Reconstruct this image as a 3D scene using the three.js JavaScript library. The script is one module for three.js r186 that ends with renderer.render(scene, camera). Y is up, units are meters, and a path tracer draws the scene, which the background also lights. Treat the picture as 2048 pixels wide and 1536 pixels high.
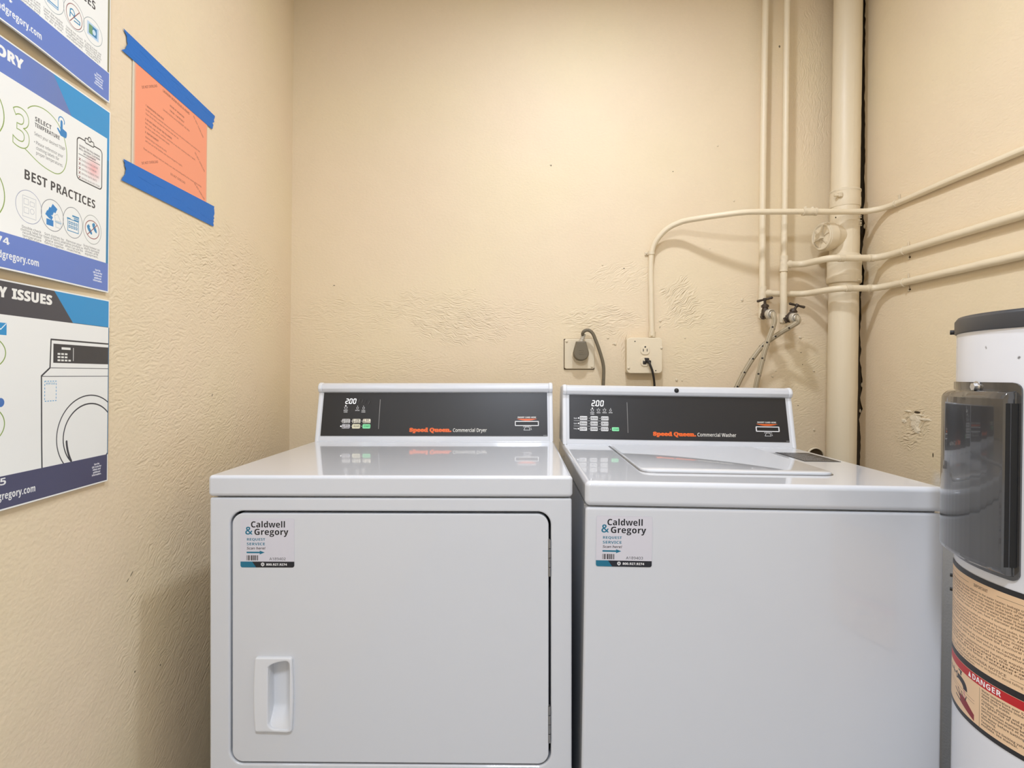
import * as THREE from 'three';
import { RoundedBoxGeometry } from 'three/addons/geometries/RoundedBoxGeometry.js';
import { RectAreaLightUniformsLib } from 'three/addons/lights/RectAreaLightUniformsLib.js';
import { mergeGeometries, toCreasedNormals } from 'three/addons/utils/BufferGeometryUtils.js';
import { createNoise2D, createNoise3D } from 'simplex-noise';

// ---------------------------------------------------------------- camera, exposure
const scene = new THREE.Scene();
scene.background = new THREE.Color(0x000000);
const CAM_Y = 1.107, FOCAL = 1167, PX0 = 1024, PY0 = 750;       // focal length and principal point of a 2048 x 1536 picture
const camera = new THREE.PerspectiveCamera(2 * Math.atan(768 / FOCAL) * 180 / Math.PI, 2048 / 1536, 0.05, 30);
camera.position.set(0, CAM_Y, 0);
camera.setViewOffset(2048, 1536, 0, 18, 2048, 1536);            // level camera, lens shifted down a little
scene.add(camera);
const renderer = new THREE.WebGLRenderer({ antialias: true });
renderer.toneMapping = THREE.LinearToneMapping;
renderer.toneMappingExposure = 0.965;
renderer.shadowMap.enabled = true;
RectAreaLightUniformsLib.init();
const LAMP_POWER = 4.1, FILL_POWER = 9.5;                       // flush ceiling lamp and an added, unseen fill lamp, candela straight down
const LAMP_POS = [0.25, 2.4, -1.13], FILL_POS = [0.0, 2.4, 0.3];
const LAMP_SIZE = 0.10, FILL_SIZE = 0.3;
const LAMP_COLOR = new THREE.Color().setRGB(0.80, 0.87, 1.0);

// ---------------------------------------------------------------- small helpers
let seed = 12345;
const rnd = () => { seed = (seed * 1664525 + 1013904223) >>> 0; return seed / 4294967296; };
const n2 = createNoise2D(rnd), n3 = createNoise3D(rnd);
const V = (x, y, z) => new THREE.Vector3(x, y, z);
const at = (px, py, d) => V((px - PX0) / FOCAL * d, CAM_Y + (PY0 - py) / FOCAL * d, -d);
const used = {};
function numbered(name) { const k = used[name] = (used[name] ?? -1) + 1; return k ? `${name}_${String(k).padStart(3, '0')}` : name; }
function shade(o) { o.traverse((m) => { if (m.isMesh) { m.castShadow = true; m.receiveShadow = true; } }); return o; }
function thing(name, label, category, pos = [0, 0, 0], group) {
  const o = new THREE.Group(); o.name = numbered(name); o.position.set(...pos);
  o.userData = { label, category }; if (group) o.userData.group = group;
  scene.add(o); return o;
}
function part(parent, name, geo, mat, label) {
  const m = new THREE.Mesh(Array.isArray(geo) ? merge(geo) : geo, mat);
  m.name = parent === scene ? numbered(name) : name; m.castShadow = m.receiveShadow = true;
  if (label) m.userData.label = label;
  parent.add(m); return m;
}
function struct(name, geo, mat, parent = scene) {
  const m = part(parent, name, geo, mat); if (parent === scene) m.userData.kind = 'structure'; return m;
}
function merge(list) {
  return mergeGeometries(list.map((g) => { const h = g.index ? g.toNonIndexed() : g; for (const k of Object.keys(h.attributes)) if (!['position', 'normal', 'uv'].includes(k)) h.deleteAttribute(k); return h; }));
}
const T = (g, x, y, z) => g.translate(x, y, z);
function box(w, h, d, x, y, z, r = 0) { return (r ? new RoundedBoxGeometry(w, h, d, 3, r) : new THREE.BoxGeometry(w, h, d)).translate(x, y, z); }
function roundRect(w, h, r, x = 0, y = 0, C = THREE.Shape) {
  const s = new C(), a = x - w / 2, b = x + w / 2, c = y - h / 2, d = y + h / 2;
  s.moveTo(a + r, c); s.lineTo(b - r, c); s.absarc(b - r, c + r, r, -Math.PI / 2, 0, false);
  s.lineTo(b, d - r); s.absarc(b - r, d - r, r, 0, Math.PI / 2, false);
  s.lineTo(a + r, d); s.absarc(a + r, d - r, r, Math.PI / 2, Math.PI, false);
  s.lineTo(a, c + r); s.absarc(a + r, c + r, r, Math.PI, 1.5 * Math.PI, false);
  return s;
}
// a plate whose back lies at z = 0 and whose front lies at z = t, edges rounded by b
function plate(shape, t, b = 0, seg = 3, curve = 10) {
  const g = new THREE.ExtrudeGeometry(shape, { depth: Math.max(1e-4, t - b), bevelEnabled: b > 0, bevelThickness: b, bevelSize: b, bevelOffset: -b, bevelSegments: seg, curveSegments: curve });
  if (b > 0) { // drop the rear bevel by flattening it to the back plane
    const p = g.attributes.position; for (let i = 0; i < p.count; i++) if (p.getZ(i) < 0) p.setZ(i, 0);
  }
  return g;
}
function planarUV(g, w, h, x0 = 0, y0 = 0) {
  const p = g.attributes.position, uv = g.attributes.uv;
  for (let i = 0; i < p.count; i++) uv.setXY(i, (p.getX(i) - x0) / w + 0.5, (p.getY(i) - y0) / h + 0.5);
  return g;
}
function cyl(r1, r2, a, b, seg = 20, open = false) { // from point a (radius r1) to point b (radius r2)
  const d = b.clone().sub(a), g = new THREE.CylinderGeometry(r2, r1, d.length(), seg, 1, open);
  g.translate(0, d.length() / 2, 0);
  g.applyQuaternion(new THREE.Quaternion().setFromUnitVectors(V(0, 1, 0), d.normalize()));
  return g.translate(a.x, a.y, a.z);
}
function latheAlong(profile, a, dir, seg = 28) { // profile: [radius, distance]
  const g = new THREE.LatheGeometry(profile.map(([r, h]) => new THREE.Vector2(Math.max(r, 1e-5), h)), seg);
  g.applyQuaternion(new THREE.Quaternion().setFromUnitVectors(V(0, 1, 0), dir.clone().normalize()));
  return g.translate(a.x, a.y, a.z);
}
function fillet(pts, r) { // polyline with rounded corners, as dense points
  const out = [pts[0].clone()];
  for (let i = 1; i < pts.length - 1; i++) {
    const p = pts[i], a = pts[i - 1].clone().sub(p), b = pts[i + 1].clone().sub(p);
    const q = Math.min(r, a.length() * 0.45, b.length() * 0.45);
    const s = p.clone().add(a.setLength(q)), e = p.clone().add(b.setLength(q));
    const prev = out[out.length - 1], n = Math.max(1, Math.round(prev.distanceTo(s) / 0.05));
    for (let k = 1; k < n; k++) out.push(prev.clone().lerp(s, k / n));
    for (let k = 0; k <= 6; k++) { const t = k / 6; out.push(s.clone().multiplyScalar((1 - t) * (1 - t)).add(p.clone().multiplyScalar(2 * t * (1 - t))).add(e.clone().multiplyScalar(t * t))); }
  }
  const prev = out[out.length - 1], e = pts[pts.length - 1], n = Math.max(1, Math.round(prev.distanceTo(e) / 0.05));
  for (let k = 1; k <= n; k++) out.push(prev.clone().lerp(e, k / n));
  return out;
}
function tube(pts, r, o = {}) {
  const c = new THREE.CatmullRomCurve3(o.fillet ? fillet(pts, o.fillet) : pts, false, 'centripetal');
  const L = c.getLength(), g = new THREE.TubeGeometry(c, o.seg ?? Math.min(400, Math.max(24, Math.round(L / 0.006))), r, o.rad ?? 18);
  const uv = g.attributes.uv; for (let i = 0; i < uv.count; i++) uv.setXY(i, uv.getX(i) * L, uv.getY(i) * 2 * Math.PI * r);   // metres
  if (o.wobble) { // hand-painted, slightly lumpy surface
    const p = g.attributes.position, nn = g.attributes.normal;
    for (let i = 0; i < p.count; i++) { const k = o.wobble * n3(p.getX(i) * 40, p.getY(i) * 40, p.getZ(i) * 40); p.setXYZ(i, p.getX(i) + nn.getX(i) * k, p.getY(i) + nn.getY(i) * k, p.getZ(i) + nn.getZ(i) * k); }
    g.computeVertexNormals();
  }
  return g;
}
function canvasTex(w, h, draw) {
  const c = document.createElement('canvas'); c.width = w; c.height = h;
  draw(c.getContext('2d'), w, h);
  const t = new THREE.CanvasTexture(c); t.colorSpace = THREE.SRGBColorSpace; t.anisotropy = 8; return t;
}
// text whose left/centre/right is at x, baseline y, squeezed or stretched to width w when given
function text(c, s, x, y, px, { w, align = 'left', font = 'sans-serif', weight = '', color, stroke = 0 } = {}) {
  c.save(); c.font = `${weight} ${px}px ${font}`; if (color) { c.fillStyle = color; c.strokeStyle = color; }
  const m = c.measureText(s).width, k = w ? w / m : 1;
  c.translate(x, y); c.scale(k, 1);
  const dx = align === 'center' ? -m / 2 : align === 'right' ? -m : 0;
  c.textAlign = 'left'; c.fillText(s, dx, 0);
  if (stroke) { c.lineWidth = stroke; c.lineJoin = 'round'; c.strokeText(s, dx, 0); }
  c.restore();
}
function dataTex(w, h, f, srgb) {
  const a = new Uint8Array(w * h * 4), o = [0, 0, 0];
  for (let j = 0; j < h; j++) for (let i = 0; i < w; i++) { f(i, j, o); const k = 4 * (j * w + i); a[k] = o[0]; a[k + 1] = o[1]; a[k + 2] = o[2]; a[k + 3] = 255; }
  const t = new THREE.DataTexture(a, w, h, THREE.RGBAFormat); t.magFilter = THREE.LinearFilter; t.minFilter = THREE.LinearMipmapLinearFilter; t.generateMipmaps = true;
  t.wrapS = t.wrapT = THREE.RepeatWrapping; if (srgb) t.colorSpace = THREE.SRGBColorSpace; t.needsUpdate = true; return t;
}
const clamp = (x, a, b) => Math.min(b, Math.max(a, x));
const smooth = (a, b, x) => { const t = clamp((x - a) / (b - a), 0, 1); return t * t * (3 - 2 * t); };

// ---------------------------------------------------------------- materials
const std = (o) => new THREE.MeshStandardMaterial(o);
const phys = (o) => new THREE.MeshPhysicalMaterial(o);
const lin = (r, g, b) => new THREE.Color().setRGB(r, g, b);
const PAINT = lin(0.84, 0.69, 0.475);
// plaster relief: roller stipple all over, trowel and brush marks in patches; patches are given in metres on the wall
function plasterBump(W, H, w, h, patches, fine = 1) {
  return dataTex(W, H, (i, j, o) => {
    const x = i / W * w, y = j / H * h;
    let v = 0.5 + 0.05 * n2(x * 9, y * 9) + fine * (0.05 * n2(x * 70, y * 110) + 0.045 * n2(x * 190 + 7, y * 320));
    for (const [cx, cy, rx, ry, amp, ang] of patches) {
      const dx = x - cx, dy = y - cy, e = (dx / rx) ** 2 + (dy / ry) ** 2;
      if (e > 1.6) continue;
      const m = smooth(1.5, 0.2, e + 0.5 * n2(x * 14, y * 14));
      const c = Math.cos(ang), s = Math.sin(ang), a = dx * c + dy * s, b = -dx * s + dy * c;
      v += amp * m * (1 - 2 * Math.abs(n2(a * 15 + 3, b * 150 + n2(a * 20, b * 20)))) * 0.5;
    }
    o[0] = o[1] = o[2] = clamp(v * 255, 0, 255);
  });
}
const mottle = (w, h, extra) => dataTex(512, 512, (i, j, o) => {
  const x = i / 512 * w, y = j / 512 * h;
  const a = n2(x * 2.1 + 4, y * 2.1), b = n2(x * 5.5, y * 5.5 + 9), s = n2(x * 60, y * 60);
  let r = 1 - 0.008 * b - 0.006 * s, g = 1 - 0.012 * a - 0.008 * b - 0.006 * s, bl = 1 - 0.02 * (a > 0 ? 0 : -a) - 0.01 * b - 0.006 * s;
  const c = [PAINT.r * r, PAINT.g * g, PAINT.b * bl]; if (extra) extra(x, y, c);
  for (let k = 0; k < 3; k++) o[k] = clamp(255 * (c[k] <= 0.0031308 ? 12.92 * c[k] : 1.055 * c[k] ** (1 / 2.4) - 0.055), 0, 255);
}, true);
const pipeBump = plasterBump(512, 512, 0.5, 0.5, [[0.2, 0.2, 0.2, 0.12, 0.25, 0], [0.4, 0.4, 0.1, 0.1, 0.2, 1]], 0.7); pipeBump.repeat.set(2, 2);
const M = {
  pipePaint: std({ color: lin(0.82, 0.70, 0.50), roughness: 0.42, bumpMap: pipeBump, bumpScale: 0.0012 }),
  enamel: phys({ color: lin(0.72, 0.74, 0.775), roughness: 0.32, clearcoat: 0.9, clearcoatRoughness: 0.045 }),
  plastic: std({ color: lin(0.80, 0.815, 0.84), roughness: 0.38 }),
  gap: std({ color: lin(0.02, 0.02, 0.021), roughness: 0.8 }),
  steel: std({ color: lin(0.33, 0.33, 0.33), roughness: 0.35, metalness: 1 }),
  chrome: std({ color: lin(0.75, 0.75, 0.76), roughness: 0.18, metalness: 1 }),
  black: std({ color: lin(0.012, 0.012, 0.013), roughness: 0.45 }),
  whitePrint: std({ color: lin(0.85, 0.85, 0.85), roughness: 0.5 }),
  brass: std({ color: lin(0.07, 0.05, 0.035), roughness: 0.5, metalness: 0.5 }),
  galvanised: std({ color: lin(0.62, 0.57, 0.47), roughness: 0.4, metalness: 0.35 }),
  cordTan: std({ color: lin(0.17, 0.14, 0.09), roughness: 0.55 }),
  cordBlack: std({ color: lin(0.02, 0.016, 0.013), roughness: 0.4 }),
  rust: std({ color: lin(0.06, 0.035, 0.012), roughness: 0.85 }),
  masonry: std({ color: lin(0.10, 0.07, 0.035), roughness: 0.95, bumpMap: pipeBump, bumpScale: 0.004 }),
  heaterBlack: phys({ color: lin(0.035, 0.035, 0.036), ior: 1.7, roughness: 0.2, clearcoat: 1, clearcoatRoughness: 0.03 }),
  heaterCap: std({ color: lin(0.05, 0.053, 0.06), roughness: 0.35 }),
  floor: std({ color: lin(0.42, 0.425, 0.44), roughness: 0.7, bumpMap: pipeBump, bumpScale: 0.002 }),
  ceiling: std({ color: lin(0.85, 0.85, 0.85), roughness: 0.8 }),
  digit: std({ color: 0xffffff, emissive: 0xffffff, emissiveIntensity: 0.9, roughness: 0.6 }),
};

// ---------------------------------------------------------------- the room
const D = 1.92, CEIL = 2.44, ZBACK = 1.7, XR = 1.13;              // back wall, ceiling, wall behind the camera, right wall
// left wall frame: x runs along the wall towards the back corner, y up, z into the room; slightly out of square and of plumb
const LX = V(-0.0479448, 0, -0.99885), LN = V(0.998795, -0.010487, -0.047942), LY = V(0.0104753, 0.999945, -0.000503);
const leftFrame = new THREE.Matrix4().makeBasis(LX, LY, LN).setPosition(-0.742, 0, -D);
const onLeft = (o) => { o.quaternion.setFromRotationMatrix(leftFrame); o.position.setFromMatrixPosition(leftFrame); return o; };
{
  // back wall: 2.5 m wide
  const bw = 2.5, x0 = -0.95, P = (px, py, rx, ry, amp, ang) => [(px - PX0) / FOCAL * D - x0, CAM_Y + (PY0 - py) / FOCAL * D, rx, ry, amp, ang];
  const bump = plasterBump(2048, 2048, bw, CEIL, [
    P(880, 620, 0.2, 0.06, 0.32, -0.12), P(920, 655, 0.16, 0.06, 0.35, -0.35), P(700, 640, 0.2, 0.07, 0.2, 0), P(1000, 640, 0.2, 0.06, 0.22, -0.1),
    P(1200, 640, 0.13, 0.05, 0.4, 0.1), P(1360, 600, 0.06, 0.07, 0.55, 0.7), P(1370, 640, 0.08, 0.03, 0.35, 0.4), P(1240, 560, 0.1, 0.05, 0.25, 0.5), P(1450, 640, 0.12, 0.12, 0.15, 0.2),
    P(1250, 690, 0.03, 0.05, 0.4, 1.2), P(1400, 720, 0.1, 0.06, 0.2, 0), P(760, 730, 0.3, 0.06, 0.15, 0), P(1060, 720, 0.1, 0.05, 0.15, 0.3), P(1620, 200, 0.06, 0.3, 0.2, 1.5), P(1600, 750, 0.1, 0.2, 0.12, 0.4),
  ], 0.4);
  const wb = struct('wall_back', box(bw, CEIL + 0.1, 0.12, x0 + bw / 2, CEIL / 2, -D - 0.06), std({ map: mottle(bw, CEIL), roughness: 0.58, bumpMap: bump, bumpScale: 0.006 }));
  // left wall
  const lw = D + ZBACK + 0.3, lb = plasterBump(2048, 1400, lw, CEIL, [
    [lw - 0.55, 1.40, 0.3, 0.07, 0.3, -0.12], [lw - 0.5, 1.32, 0.4, 0.1, 0.25, 0.1], [lw - 0.75, 1.15, 0.35, 0.2, 0.16, 0.15], [lw - 0.6, 0.95, 0.4, 0.15, 0.14, 0.3], [lw - 0.7, 0.62, 0.3, 0.3, 0.16, 0.5], [lw - 0.45, 0.75, 0.2, 0.3, 0.16, 0.6], [lw - 0.4, 1.85, 0.3, 0.25, 0.08, 0.2],
  ], 0.55);
  const wl = struct('wall_left', box(lw, CEIL + 0.1, 0.12, -lw / 2 + 0.1, CEIL / 2, -0.06), std({ map: mottle(lw, CEIL), roughness: 0.58, bumpMap: lb, bumpScale: 0.006 }));
  onLeft(wl);
  // right wall: the plaster stops short of the back corner with a broken edge
  const edge = [[0.6, 1717], [0.9, 1720], [0.96, 1717], [1.0, 1724], [1.03, 1718], [1.06, 1723], [1.09, 1724], [1.12, 1722], [1.15, 1719], [1.19, 1721], [1.25, 1719], [1.3, 1721], [1.36, 1720], [1.41, 1727], [1.45, 1728], [1.475, 1722], [1.51, 1722], [1.535, 1725], [1.57, 1729.5], [1.6, 1728], [1.62, 1725], [1.66, 1728], [1.8, 1729], [2.0, 1728], [2.2, 1729.5], [2.4, 1729]];
  const s = new THREE.Shape(); const L = D + ZBACK; // shape x = distance from the back wall
  s.moveTo(L, -0.05); s.lineTo(L, CEIL + 0.05); s.lineTo(D - XR * FOCAL / (1729 - PX0), CEIL + 0.05);
  for (let y = 2.45; y > 0; y -= 0.012) {
    let k = 0; while (k < edge.length - 2 && edge[k + 1][0] < y) k++;
    const t = clamp((y - edge[k][0]) / (edge[k + 1][0] - edge[k][0]), 0, 1), px = edge[k][1] + t * (edge[k + 1][1] - edge[k][1]);
    s.lineTo(D - XR * FOCAL / (px - PX0) + 0.003 * n2(y * 30, 3) + 0.002 * n2(y * 90, 1), y);
  }
  s.lineTo(D - XR * FOCAL / (1717 - PX0), -0.05);
  const g = new THREE.ExtrudeGeometry(s, { depth: 0.02, bevelEnabled: true, bevelThickness: 0.004, bevelSize: 0.003, bevelOffset: -0.003, bevelSegments: 2 });
  { const uv = g.attributes.uv, p = g.attributes.position; for (let i = 0; i < uv.count; i++) uv.setXY(i, p.getX(i) / L, p.getY(i) / CEIL); }
  g.translate(0, 0, -0.024); g.rotateY(-Math.PI / 2); g.translate(XR, 0, -D);   // front face looks to -x
  const rb = plasterBump(2048, 1400, L, CEIL, [
    [0.32, 0.98, 0.2, 0.2, 0.1, 0.1], [0.29, 0.975, 0.06, 0.035, 0.9, 0.6], [0.26, 0.93, 0.05, 0.04, 0.6, 0.2], [0.2, 1.5, 0.2, 0.3, 0.08, 0], [0.6, 1.7, 0.4, 0.3, 0.08, 0.1],
  ], 0.45);
  const wr = struct('wall_right', g, std({ map: mottle(L, CEIL, (x, y, c) => {
    const k = smooth(0.33, 0.40, x) * smooth(0.86, 0.80, y + 0.02 * n2(x * 20, y * 20));       // grey patch low on the wall beside the heater
    const q = 0.8; for (let i = 0; i < 3; i++) c[i] += k * ([q * 0.98, q, q * 1.02][i] - c[i]);
  }), roughness: 0.58, bumpMap: rb, bumpScale: 0.006 }));
  part(wr, 'masonry_and_shade', [box(0.1, CEIL, L, XR + 0.024 + 0.05, CEIL / 2, (ZBACK - D) / 2), box(0.06, CEIL, 0.012, XR + 0.0305, CEIL / 2, -D + 0.006)], M.masonry, 'dark bare masonry behind the broken plaster edge, plus a dark strip painting shade on the back wall');  // thin second box colours in the gap shade on the beige back wall
  // flakes of plaster hanging at the broken edge and the gouged patch
  const fl = [];
  for (const [y, px, r] of [[1.075, 1722, 0.006], [1.50, 1724, 0.005], [1.36, 1720, 0.004], [1.585, 1727, 0.006], [0.99, 1718, 0.005]]) {
    const d = XR * FOCAL / (px - PX0); const b = new THREE.IcosahedronGeometry(r, 1).scale(0.5, 1.3, 0.8); b.translate(XR + 0.004, y, -d); fl.push(b);
  }
  part(wr, 'plaster_flake', fl, M.pipePaint);
  const plasterWhite = std({ color: lin(0.85, 0.74, 0.55), roughness: 0.9 });
  const chip = []; // a torn paint chip, lips and a hollow
  const c0 = [[0.285, 0.982, 0.022, 0.014], [0.283, 0.966, 0.016, 0.014], [0.292, 0.953, 0.013, 0.009], [0.325, 0.985, 0.024, 0.004], [0.255, 1.004, 0.014, 0.003], [0.30, 0.996, 0.02, 0.003], [0.238, 0.975, 0.01, 0.006]];
  for (const [dz, y, a, b] of c0) { const q = new THREE.IcosahedronGeometry(1, 2).toNonIndexed(); const p = q.attributes.position; for (let i = 0; i < p.count; i++) { const k = 1 + 0.3 * n3(p.getX(i) * 2 + dz * 90, p.getY(i) * 2, p.getZ(i) * 2); p.setXYZ(i, p.getX(i) * 0.0025 * k, p.getY(i) * b * k, p.getZ(i) * a * k); } q.computeVertexNormals(); q.translate(XR, y, -D + dz); chip.push(q); }
  part(wr, 'plaster_chip', chip, plasterWhite, 'pale torn patch of plaster');
  part(wr, 'gouge', [new THREE.SphereGeometry(0.004, 10, 8).scale(0.3, 1.6, 0.5).translate(XR, 0.892, -D + 0.354), new THREE.SphereGeometry(0.004, 10, 8).scale(0.3, 0.8, 3.2).translate(XR - 0.0003, 1.003, -D + 0.293)], M.masonry, 'small dark gouge in the paint');
  // small blobs of paint and plaster on the back wall
  const blobs = [];
  for (const [px, py, r] of [[1468, 402, 3], [1435, 292, 3], [1484, 600, 5], [1320, 642, 4], [1216, 676, 4], [1230, 688, 5], [1353, 760, 5], [1364, 761, 3], [1226, 688, 3], [1205, 530, 3], [1245, 538, 2], [1420, 497, 2], [1600, 675, 5], [1628, 742, 4], [1628, 860, 4], [1100, 330, 2], [950, 578, 2], [666, 572, 2], [1545, 753, 4], [1552, 742, 3], [1370, 676, 3], [1319, 655, 2]]) {
    blobs.push(new THREE.IcosahedronGeometry(1, 1).scale(r * 0.0011, r * 0.0009, r * 0.0007).rotateZ(rnd() * 3).translate((px - PX0) / FOCAL * D, CAM_Y + (PY0 - py) / FOCAL * D, -D));
  }
  const bl = part(wb, 'paint_blob', blobs, M.pipePaint); bl.userData.kind = 'stuff';
  const nick = [];
  for (const [px, py, rx, ry] of [[1559, 93, 2, 3], [1102, 331, 1.5, 2], [1346, 343, 1.5, 1], [668, 571, 3, 0.8], [1248, 537, 1.5, 1.5], [1320, 654, 1.2, 1.2], [1596, 811, 1.5, 1], [1602, 705, 1.5, 1], [1605, 729, 1.2, 1]]) nick.push(new THREE.SphereGeometry(1, 8, 6).scale(rx * 0.0014, ry * 0.0014, 0.0006).translate((px - PX0) / FOCAL * D, CAM_Y + (PY0 - py) / FOCAL * D, -D));
  const nk = part(wb, 'nick', nick, M.cordTan); nk.userData.kind = 'stuff';
  // scratches on the left wall
  const ln = [];
  for (const [u, v, rx, ry, a] of [[-0.858, 0.745, 0.006, 0.0012, 0.7], [-0.87, 0.737, 0.004, 0.001, 0.7], [-0.845, 0.56, 0.002, 0.002, 0], [-0.76, 0.53, 0.002, 0.002, 0], [-0.55, 1.06, 0.004, 0.0015, 1]]) ln.push(new THREE.SphereGeometry(1, 8, 6).scale(rx, ry, 0.0006).rotateZ(a).translate(u, v, 0));
  const ls = part(wl, 'scratch', ln, M.cordTan); ls.userData.kind = 'stuff';
  struct('wall_rear', box(2.5, CEIL + 0.1, 0.12, 0.3, CEIL / 2, ZBACK + 0.06), std({ color: lin(0.8, 0.8, 0.8), roughness: 0.6 }));
  struct('floor', box(2.6, 0.1, D + ZBACK + 0.3, 0.25, -0.05, (ZBACK - D) / 2), M.floor);
  struct('ceiling', box(2.6, 0.1, D + ZBACK + 0.3, 0.25, CEIL + 0.05, (ZBACK - D) / 2), M.ceiling);
}

// ---------------------------------------------------------------- ceiling lamp and added fill lamp
function lamp(pos, power, size, label) {
  const t = thing('ceiling_or_fill_lamp', label, 'lamp', [pos[0], CEIL, pos[2]]);
  const drop = CEIL - pos[1], r = size / Math.sqrt(Math.PI) * 1.0;
  part(t, 'housing', latheAlong([[0, 0], [r + 0.02, 0], [r + 0.022, 0.006], [r + 0.014, drop - 0.002], [r, drop - 0.002], [r, drop - 0.008], [0, drop - 0.008]], V(0, 0, 0), V(0, -1, 0), 48), M.plastic);
  part(t, 'diffuser', latheAlong([[r - 0.0005, drop - 0.0075], [r - 0.0005, drop - 0.005], [0, drop - 0.005]], V(0, 0, 0), V(0, -1, 0), 48), std({ color: 0xffffff, emissive: LAMP_COLOR, emissiveIntensity: 3, roughness: 0.4 }));
  const l = new THREE.RectAreaLight(LAMP_COLOR, power / (size * size), size, size); l.position.set(0, -drop - 0.001, 0); l.rotation.x = -Math.PI / 2; l.castShadow = true; t.add(l); l.name = 'lamp_light';
}
lamp(LAMP_POS, LAMP_POWER, LAMP_SIZE, 'small round flush ceiling lamp above the washer and dryer');
lamp(FILL_POS, FILL_POWER, FILL_SIZE, 'large round ceiling fill lamp, added unseen behind the viewer');  // unseen lamp put in to fill the fronts and walls with light

// ---------------------------------------------------------------- stickers and fascias
function serviceSticker(code) {
  return canvasTex(1108, 1002, (c) => {
    c.fillStyle = '#dcdae2'; c.fillRect(0, 0, 1108, 1002);
    c.scale(0.8, 0.8); c.translate(-125, -102);
    const ink = '#15151b', teal = '#1d7390';
    text(c, 'Caldwell', 383, 330, 216, { w: 905, weight: 'bold', color: ink });
    text(c, 'Gregory', 470, 520, 216, { w: 890, weight: 'bold', color: ink });
    text(c, '&', 240, 508, 260, { w: 195, weight: '', color: teal, stroke: 10 });
    text(c, 'REQUEST', 283, 668, 88, { w: 480, weight: 'bold', color: teal });
    text(c, 'SERVICE', 283, 788, 92, { w: 480, weight: 'bold', color: teal });
    c.save(); c.transform(1, 0, -0.18, 1, 160, 0); text(c, 'Scan here!', 283, 893, 82, { w: 480, color: '#33201f', stroke: 3 }); c.restore();
    c.fillStyle = teal; c.fillRect(283, 952, 345, 40); c.beginPath(); c.moveTo(620, 925); c.lineTo(750, 972); c.lineTo(620, 1022); c.fill();
    let x = 283; c.fillStyle = '#241a18'; for (const [a, b] of [[10, 16], [6, 8], [22, 8], [14, 18], [6, 10], [30, 12], [8, 6], [18, 14], [26, 10], [6, 12], [10, 8], [16, 0]]) { c.fillRect(x, 1045, a, 130); x += a + b; }
    text(c, code, 870, 1168, 92, { w: 425, color: ink });
    c.fillStyle = '#20222b'; c.fillRect(125, 1205, 1385, 150);
    c.fillStyle = teal; c.beginPath(); c.moveTo(125, 1205); c.lineTo(425, 1205); c.lineTo(530, 1355); c.lineTo(125, 1355); c.fill();
    c.strokeStyle = '#fff'; c.lineWidth = 16; c.beginPath(); c.arc(697, 1275, 36, 0, 7); c.stroke(); c.lineWidth = 8; c.beginPath(); c.arc(697, 1275, 16, 0, 7); c.stroke();
    c.fillStyle = '#fff'; c.beginPath(); c.moveTo(680, 1306); c.lineTo(716, 1306); c.lineTo(697, 1332); c.fill();
    text(c, '800.927.9274', 785, 1308, 78, { w: 540, weight: 'bold', color: '#fff' });
  });
}
function addSticker(g, tex, x, y) { // x, y: centre on the front of the machine
  const w = 0.1016, h = 0.092;
  const geo = planarUV(plate(roundRect(w, h, 0.004), 0.0005), w, h); geo.translate(x, y, 0);
  return part(g, 'service_sticker', geo, std({ map: tex, roughness: 0.45 }), 'small white and teal service sticker');
}
// common print of the two control panels; m maps reference coordinates to the canvas
function cardPrint(c, P, o) {
  text(c, 'INSERT CARD HERE', ...P(o.ins), 20, { w: o.insW, weight: 'bold', color: '#f2efe8', align: 'center' });
  const [ax, ay] = P(o.arc); c.fillStyle = '#e8682c'; c.beginPath(); c.moveTo(ax - o.arcW / 2, ay); c.lineTo(ax + o.arcW / 2, ay); c.quadraticCurveTo(ax, ay + 36, ax - o.arcW / 2, ay); c.fill();
  const [bx, by] = P(o.icon); c.strokeStyle = '#e4e4e4'; c.lineWidth = 4;
  c.beginPath(); c.moveTo(bx - 34, by + 8); c.lineTo(bx - 34, by); c.lineTo(bx + 34, by); c.lineTo(bx + 34, by + 8); c.stroke();
  c.beginPath(); c.moveTo(bx - 18, by + 4); c.lineTo(bx - 30, by + 32); c.lineTo(bx + 26, by + 32); c.lineTo(bx + 16, by + 4); c.closePath(); c.stroke();
  c.beginPath(); c.moveTo(bx + 32, by + 14); c.lineTo(bx + 40, by + 30); c.stroke();
}
function digits(s, h) { // seven-segment figures, height h, merged into one geometry, left end at x = 0
  const map = { 2: 'abged', 0: 'abcdef' }, g = [], w = h * 0.48, t = h * 0.13; let x = 0;
  const bar = (x0, y0, x1, y1) => { const L = Math.hypot(x1 - x0, y1 - y0), b = new THREE.BoxGeometry(L * 0.86, t, 0.0006); b.rotateZ(Math.atan2(y1 - y0, x1 - x0)); b.translate((x0 + x1) / 2, (y0 + y1) / 2, 0.0003); g.push(b); };
  for (const ch of s) {
    if (ch === '.') { g.push(new THREE.BoxGeometry(t, t, 0.0006).translate(x - t * 1.1, t / 2, 0.0003)); continue; }
    const k = (yy) => x + 0.12 * yy, S = { a: [0, h, w, h], b: [w, h, w, h / 2], c: [w, h / 2, w, 0], d: [0, 0, w, 0], e: [0, 0, 0, h / 2], f: [0, h / 2, 0, h], g: [0, h / 2, w, h / 2] };
    for (const q of map[ch]) { const [a, b, c, d] = S[q]; bar(k(b) + a, b, k(d) + c, d); }
    x += w * 1.72;
  }
  return merge(g);
}
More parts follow.
